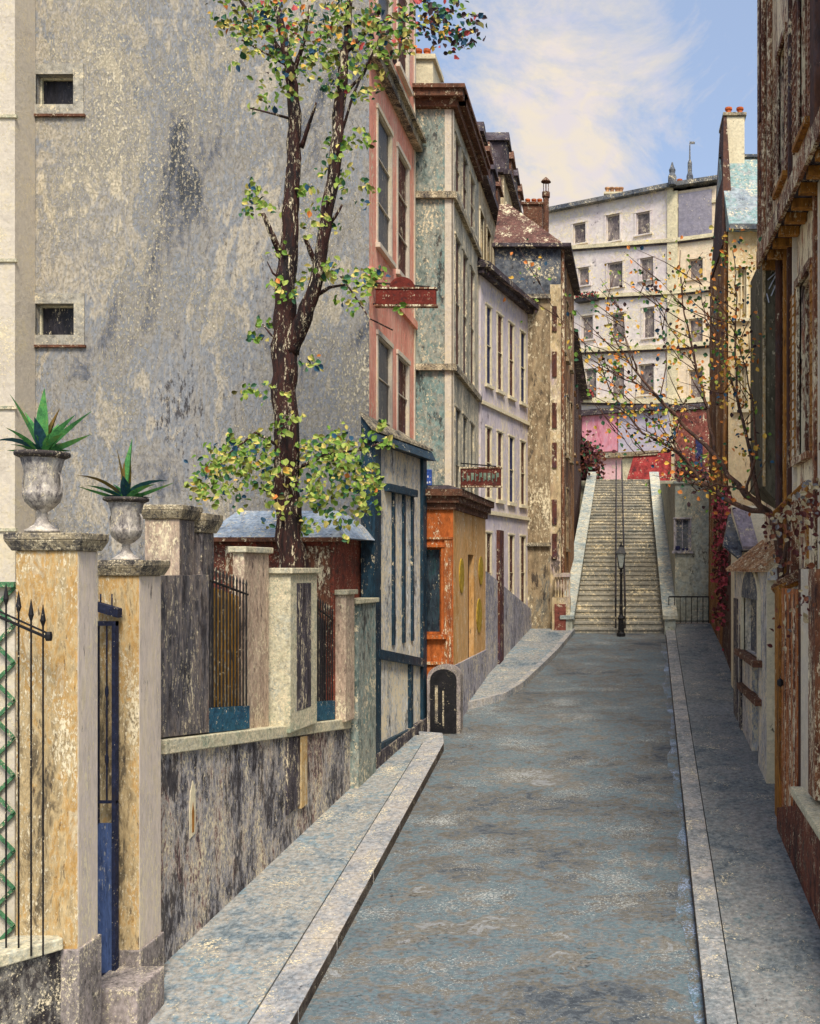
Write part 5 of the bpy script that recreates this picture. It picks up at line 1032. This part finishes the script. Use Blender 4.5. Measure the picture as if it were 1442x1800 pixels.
for i in range(150):
    q = rn.choice(ends[20:]); d = Vector((rn.gauss(-.25, .3), rn.gauss(0, .2), rn.uniform(.1, .6))); mb.tube([q, q + d * .5 + Vector((rn.gauss(0, .02), 0, 0)), q + d], [.009, .006, .003], 4); ends += [q + d * .5, q + d]
mb.build('trunk', twig, t, smooth=True)
mb = MB()
for i in range(1150):
    q = rn.choice(ends[14:]); leaf(mb, q + Vector((rn.gauss(0, .13), rn.gauss(0, .15), rn.gauss(0, .14))), .08, random.choices(range(8), (3, 1, 3, 4, 4, 1.2, 2, 1.5))[0])
for i in range(220):
    px = rn.gauss(1290, 26); py = rn.uniform(400, 720); leaf(mb, P(px, py, 15 + rn.gauss(0, .3)), .08, random.choices(range(8), (3, 1, 3, 4, 4, 1.2, 2, 1.5))[0])
mb.build('crown', [LG, LY, LD, LA, LO, LB, LDK, LYY], t)

# ---------------------------------------------------------------- houses at the head of the stairs
t = root('apartment_house', 'pale lilac and cream apartment house closing the view above the stairs', 'house', (0, 58, 8.2))
A = (P(940, 0, 62).x, 62.0); B = (P(1184, 0, 57.5).x, 57.5); Cc = (P(1262, 0, 56.5).x, 56.5)
zA = P(0, 372, 62).z; f = Fac(A, B); f2 = Fac(B, Cc); ZB = 8.1
zt = (f.z(1000, 362) + f.z(1184, 338)) / 2
W = [(1008, 1030, 392, 428), (1066, 1090, 377, 424), (1119, 1143, 373, 412), (1017, 1036, 470, 502), (1069, 1095, 461, 505), (1126, 1149, 453, 492), (1023, 1043, 555, 597), (1075, 1098, 550, 602), (1131, 1151, 540, 594), (1029, 1049, 648, 700), (1075, 1098, 645, 700), (1123, 1150, 640, 694)]
hs = [f.win(*w_) for w_ in W]; hs2 = [f2.win(*w_) for w_ in ((1212, 1236, 455, 490), (1212, 1236, 560, 610), (1212, 1236, 650, 700))]
mb = MB(); f.panel(mb, ZB, zt, hs, .25, 0); f2.panel(mb, ZB, zt - .2, hs2, .25, 1)
foot = [A, B, Cc, (Cc[0] + 1, 66), (A[0], 70)]
for i in (2, 3, 4): Fac(foot[i], foot[(i + 1) % 5]).panel(mb, ZB, zt, [], .2, 0)
mb.build('wall', [backw, backo], t)
for h in hs: window(t, f, h, farg, backw, rec=.16, bars=(0, 0), fr=.06, surround=.12, proud=.05)
for h in hs2: window(t, f2, h, farg, backo, rec=.16, bars=(0, 0), fr=.06, surround=.12, proud=.05)
mb = MB(); 
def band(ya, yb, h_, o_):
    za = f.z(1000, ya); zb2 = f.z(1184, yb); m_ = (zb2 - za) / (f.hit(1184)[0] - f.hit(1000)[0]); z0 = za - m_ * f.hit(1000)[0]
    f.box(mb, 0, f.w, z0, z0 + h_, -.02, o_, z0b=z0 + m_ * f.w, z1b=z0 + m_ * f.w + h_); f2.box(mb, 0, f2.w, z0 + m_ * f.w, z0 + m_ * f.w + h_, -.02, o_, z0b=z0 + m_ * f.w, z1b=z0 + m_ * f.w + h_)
for a_ in ((440, 427, .22, .2), (527, 518, .22, .2), (622, 614, .25, .3), (708, 712, .3, .35)):
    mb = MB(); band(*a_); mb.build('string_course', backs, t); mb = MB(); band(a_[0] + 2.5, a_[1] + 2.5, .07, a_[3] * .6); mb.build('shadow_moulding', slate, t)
mb = MB(); f.box(mb, f.w - .35, f.w + .02, ZB, zt, -.02, .14); f2.box(mb, 0, .3, ZB, zt - .2, -.02, .14); f2.box(mb, 0, f2.w, zt - 1.2 + .0, zt - 1.0, -.02, .1); mb.build('pilaster', backs, t)
mb = MB(); f.box(mb, -.1, f.w + .1, zt, zt + .25, -.5, .4); f2.box(mb, 0.1, f2.w + .1, zt - .0, zt + .25, -.5, .4); mb.build('cornice', dslate, t)
mb = MB(); h_ = f2.win(1194, 1252, 338, 415); f2.box(mb, h_[0], h_[1], h_[2], min(h_[3], zt - .05), -.05, .12); mb.build('slate_panel', lilacr, t)
mb = MB(); mb.hexa([(A[0], A[1] + .3, zt + .25), (B[0], B[1] + .3, zt + .25), (Cc[0], Cc[1] + .3, zt + .25), (Cc[0] + 1, 66, zt + .25), (A[0], 70, zt + .25)], [(A[0] + 1, A[1] + 1.3, zt + .5), (B[0], B[1] + 1.5, zt + .5), (Cc[0] - .8, Cc[1] + 1.5, zt + .5), (Cc[0], 65, zt + .5), (A[0] + 1, 69, zt + .5)]); rf = mb.build('roof', lilacr, t)
def stack(px0, px1, py, Y, pl, m_=potg):
    a_, b_ = P(px0, py, Y), P(px1, py, Y); mb = MB(); mb.box(a_.x, b_.x, Y, Y + 1.2, zt, a_.z); mb.box(a_.x - .08, b_.x + .08, Y - .08, Y + 1.28, a_.z, a_.z + .12); mb.build('chimney', backs, rf)
    for px in pl:
        q = P(px, py, Y + .5); m2 = MB(); m2.lathe((P(px, py, Y).x, Y + .5, a_.z + .12), [(.16, 0), (.13, .1), (.12, .35), (.17, .38), (.17, .46), (.08, .46)], 10); m2.build('chimney_pot', m_, rf)
stack(1064, 1096, 341, 60, (1068, 1076, 1085, 1092)); stack(1186, 1250, 327, 57.5, (1196, 1222, 1231, 1240, 1247), potm)
mb = MB(); q = P(1182, 330, 57); mb.lathe((q.x, 57, zt), [(.25, 0), (.25, .5), (.16, .7), (.2, .9), (.1, 1.1), (.04, 1.35)], 10); mb.build('finial', dslate, rf)
mb = MB(); q = P(1212, 0, 57.8); mb.lathe((q.x, 57.4, zt), [(.2, 0), (.2, .7), (.13, .9), (.13, 1.5), (.05, 1.7), (.03, 2.6), (.01, 2.8)], 10); mb.box(q.x - .02, q.x + .3, 57.39, 57.41, zt + 2.6, zt + 2.75); mb.build('spire', dslate, rf)
for px0, px1, py0, py1, lb in ((1018, 1054, 512, 532, 'iron balcony flower box with red blooms on the third storey of the apartment house'), (1026, 1046, 686, 704, 'small dark flower box on the lowest left window of the apartment house')):
    h_ = f.win(px0, px1, py0, py1); b0 = root('flower_box', lb, 'flower box', f.pt((h_[0] + h_[1]) / 2, h_[2], .4), 'flower boxes on the apartment house')
    mb = MB(); f.box(mb, h_[0], h_[1], h_[2], h_[2] + .22, .07, .5); mb.build('trough', ironf, b0)
    mb = MB()
    for i in range(90):
        leaf(mb, f.pt(random.uniform(h_[0], h_[1]), h_[2] + .22 + random.random() * .35, random.uniform(.1, .55)), .2, random.choices((0, 1, 2), (2, 2, 3))[0])
    mb.build('flowers', [LR, LDK, LD], b0)
# shop floor below
def pan(nm, xa, xb, ya, yb, m_, d=.1, ff=f):
    h_ = ff.win(xa, xb, ya, yb); mb = MB(); ff.box(mb, h_[0], h_[1], h_[2], h_[3], -.02, d); return mb.build(nm, m_, t)
pan('beam', 1008, 1180, 717, 727, slate, .45); pan('shutter_panel', 1026, 1087, 729, 795, pinkp, .2); pan('shutter_panel', 1089, 1179, 727, 798, mlil, .15); pan('beam', 1015, 1160, 797, 805, tanw, .4)
pan('shop_front', 1045, 1095, 806, 852, pinkl, .12); pan('shop_front', 1096, 1115, 806, 852, backs, .14); pan('post', 1016, 1026, 728, 852, darkbr, .3)
h_ = f.win(1112, 1182, 797, 850); mb = MB(); mb.hexa([f.pt(h_[0], h_[2], .9), f.pt(h_[1], h_[2], .9), f.pt(h_[1], h_[2] + .1, .1), f.pt(h_[0] + .3, h_[2] + .1, .1)], [f.pt(h_[0] + .25, h_[3], .25), f.pt(h_[1], h_[3], .25), f.pt(h_[1], h_[3], .1), f.pt(h_[0] + .3, h_[3], .1)]); mb.build('awning', redp, t)
pan('maroon_front', 1190, 1254, 722, 852, maroon, .3, f2); pan('navy_shutter', 1226, 1238, 770, 845, navyp, .36, f2); pan('beam', 1186, 1254, 712, 721, slate, .4, f2)

for lab, px, py, Y, R_, n in (('dark maroon shrub at the top left of the stairs', 1030, 822, 46.6, .9, 700), ('maroon shrub against the dark stair house', 1016, 800, 44, .8, 600), ('rusty shrub at the top right of the stairs', 1215, 838, 47, .8, 500)):
    c = P(px, py, Y); s = root('shrub', lab, 'shrub', (c.x, Y, H(Y)), 'shrubs at the head of the stairs')
    mb = MB()
    for i in range(n):
        q = Vector((random.gauss(0, .45), random.gauss(0, .4), random.gauss(0, .5))) * R_
        leaf(mb, c + q, .22, random.choices((0, 1, 2), (4, 2, 1))[0])
    mb.build('foliage', [leafm('shrub_maroon', (84, 40, 44)), leafm('shrub_rust', (118, 66, 48)), LD], s)
    mb = MB(); mb.tube([(c.x, Y, H(Y) - .3), (c.x, Y, c.z)], [.06, .03], 6); mb.build('stem', twig, s)
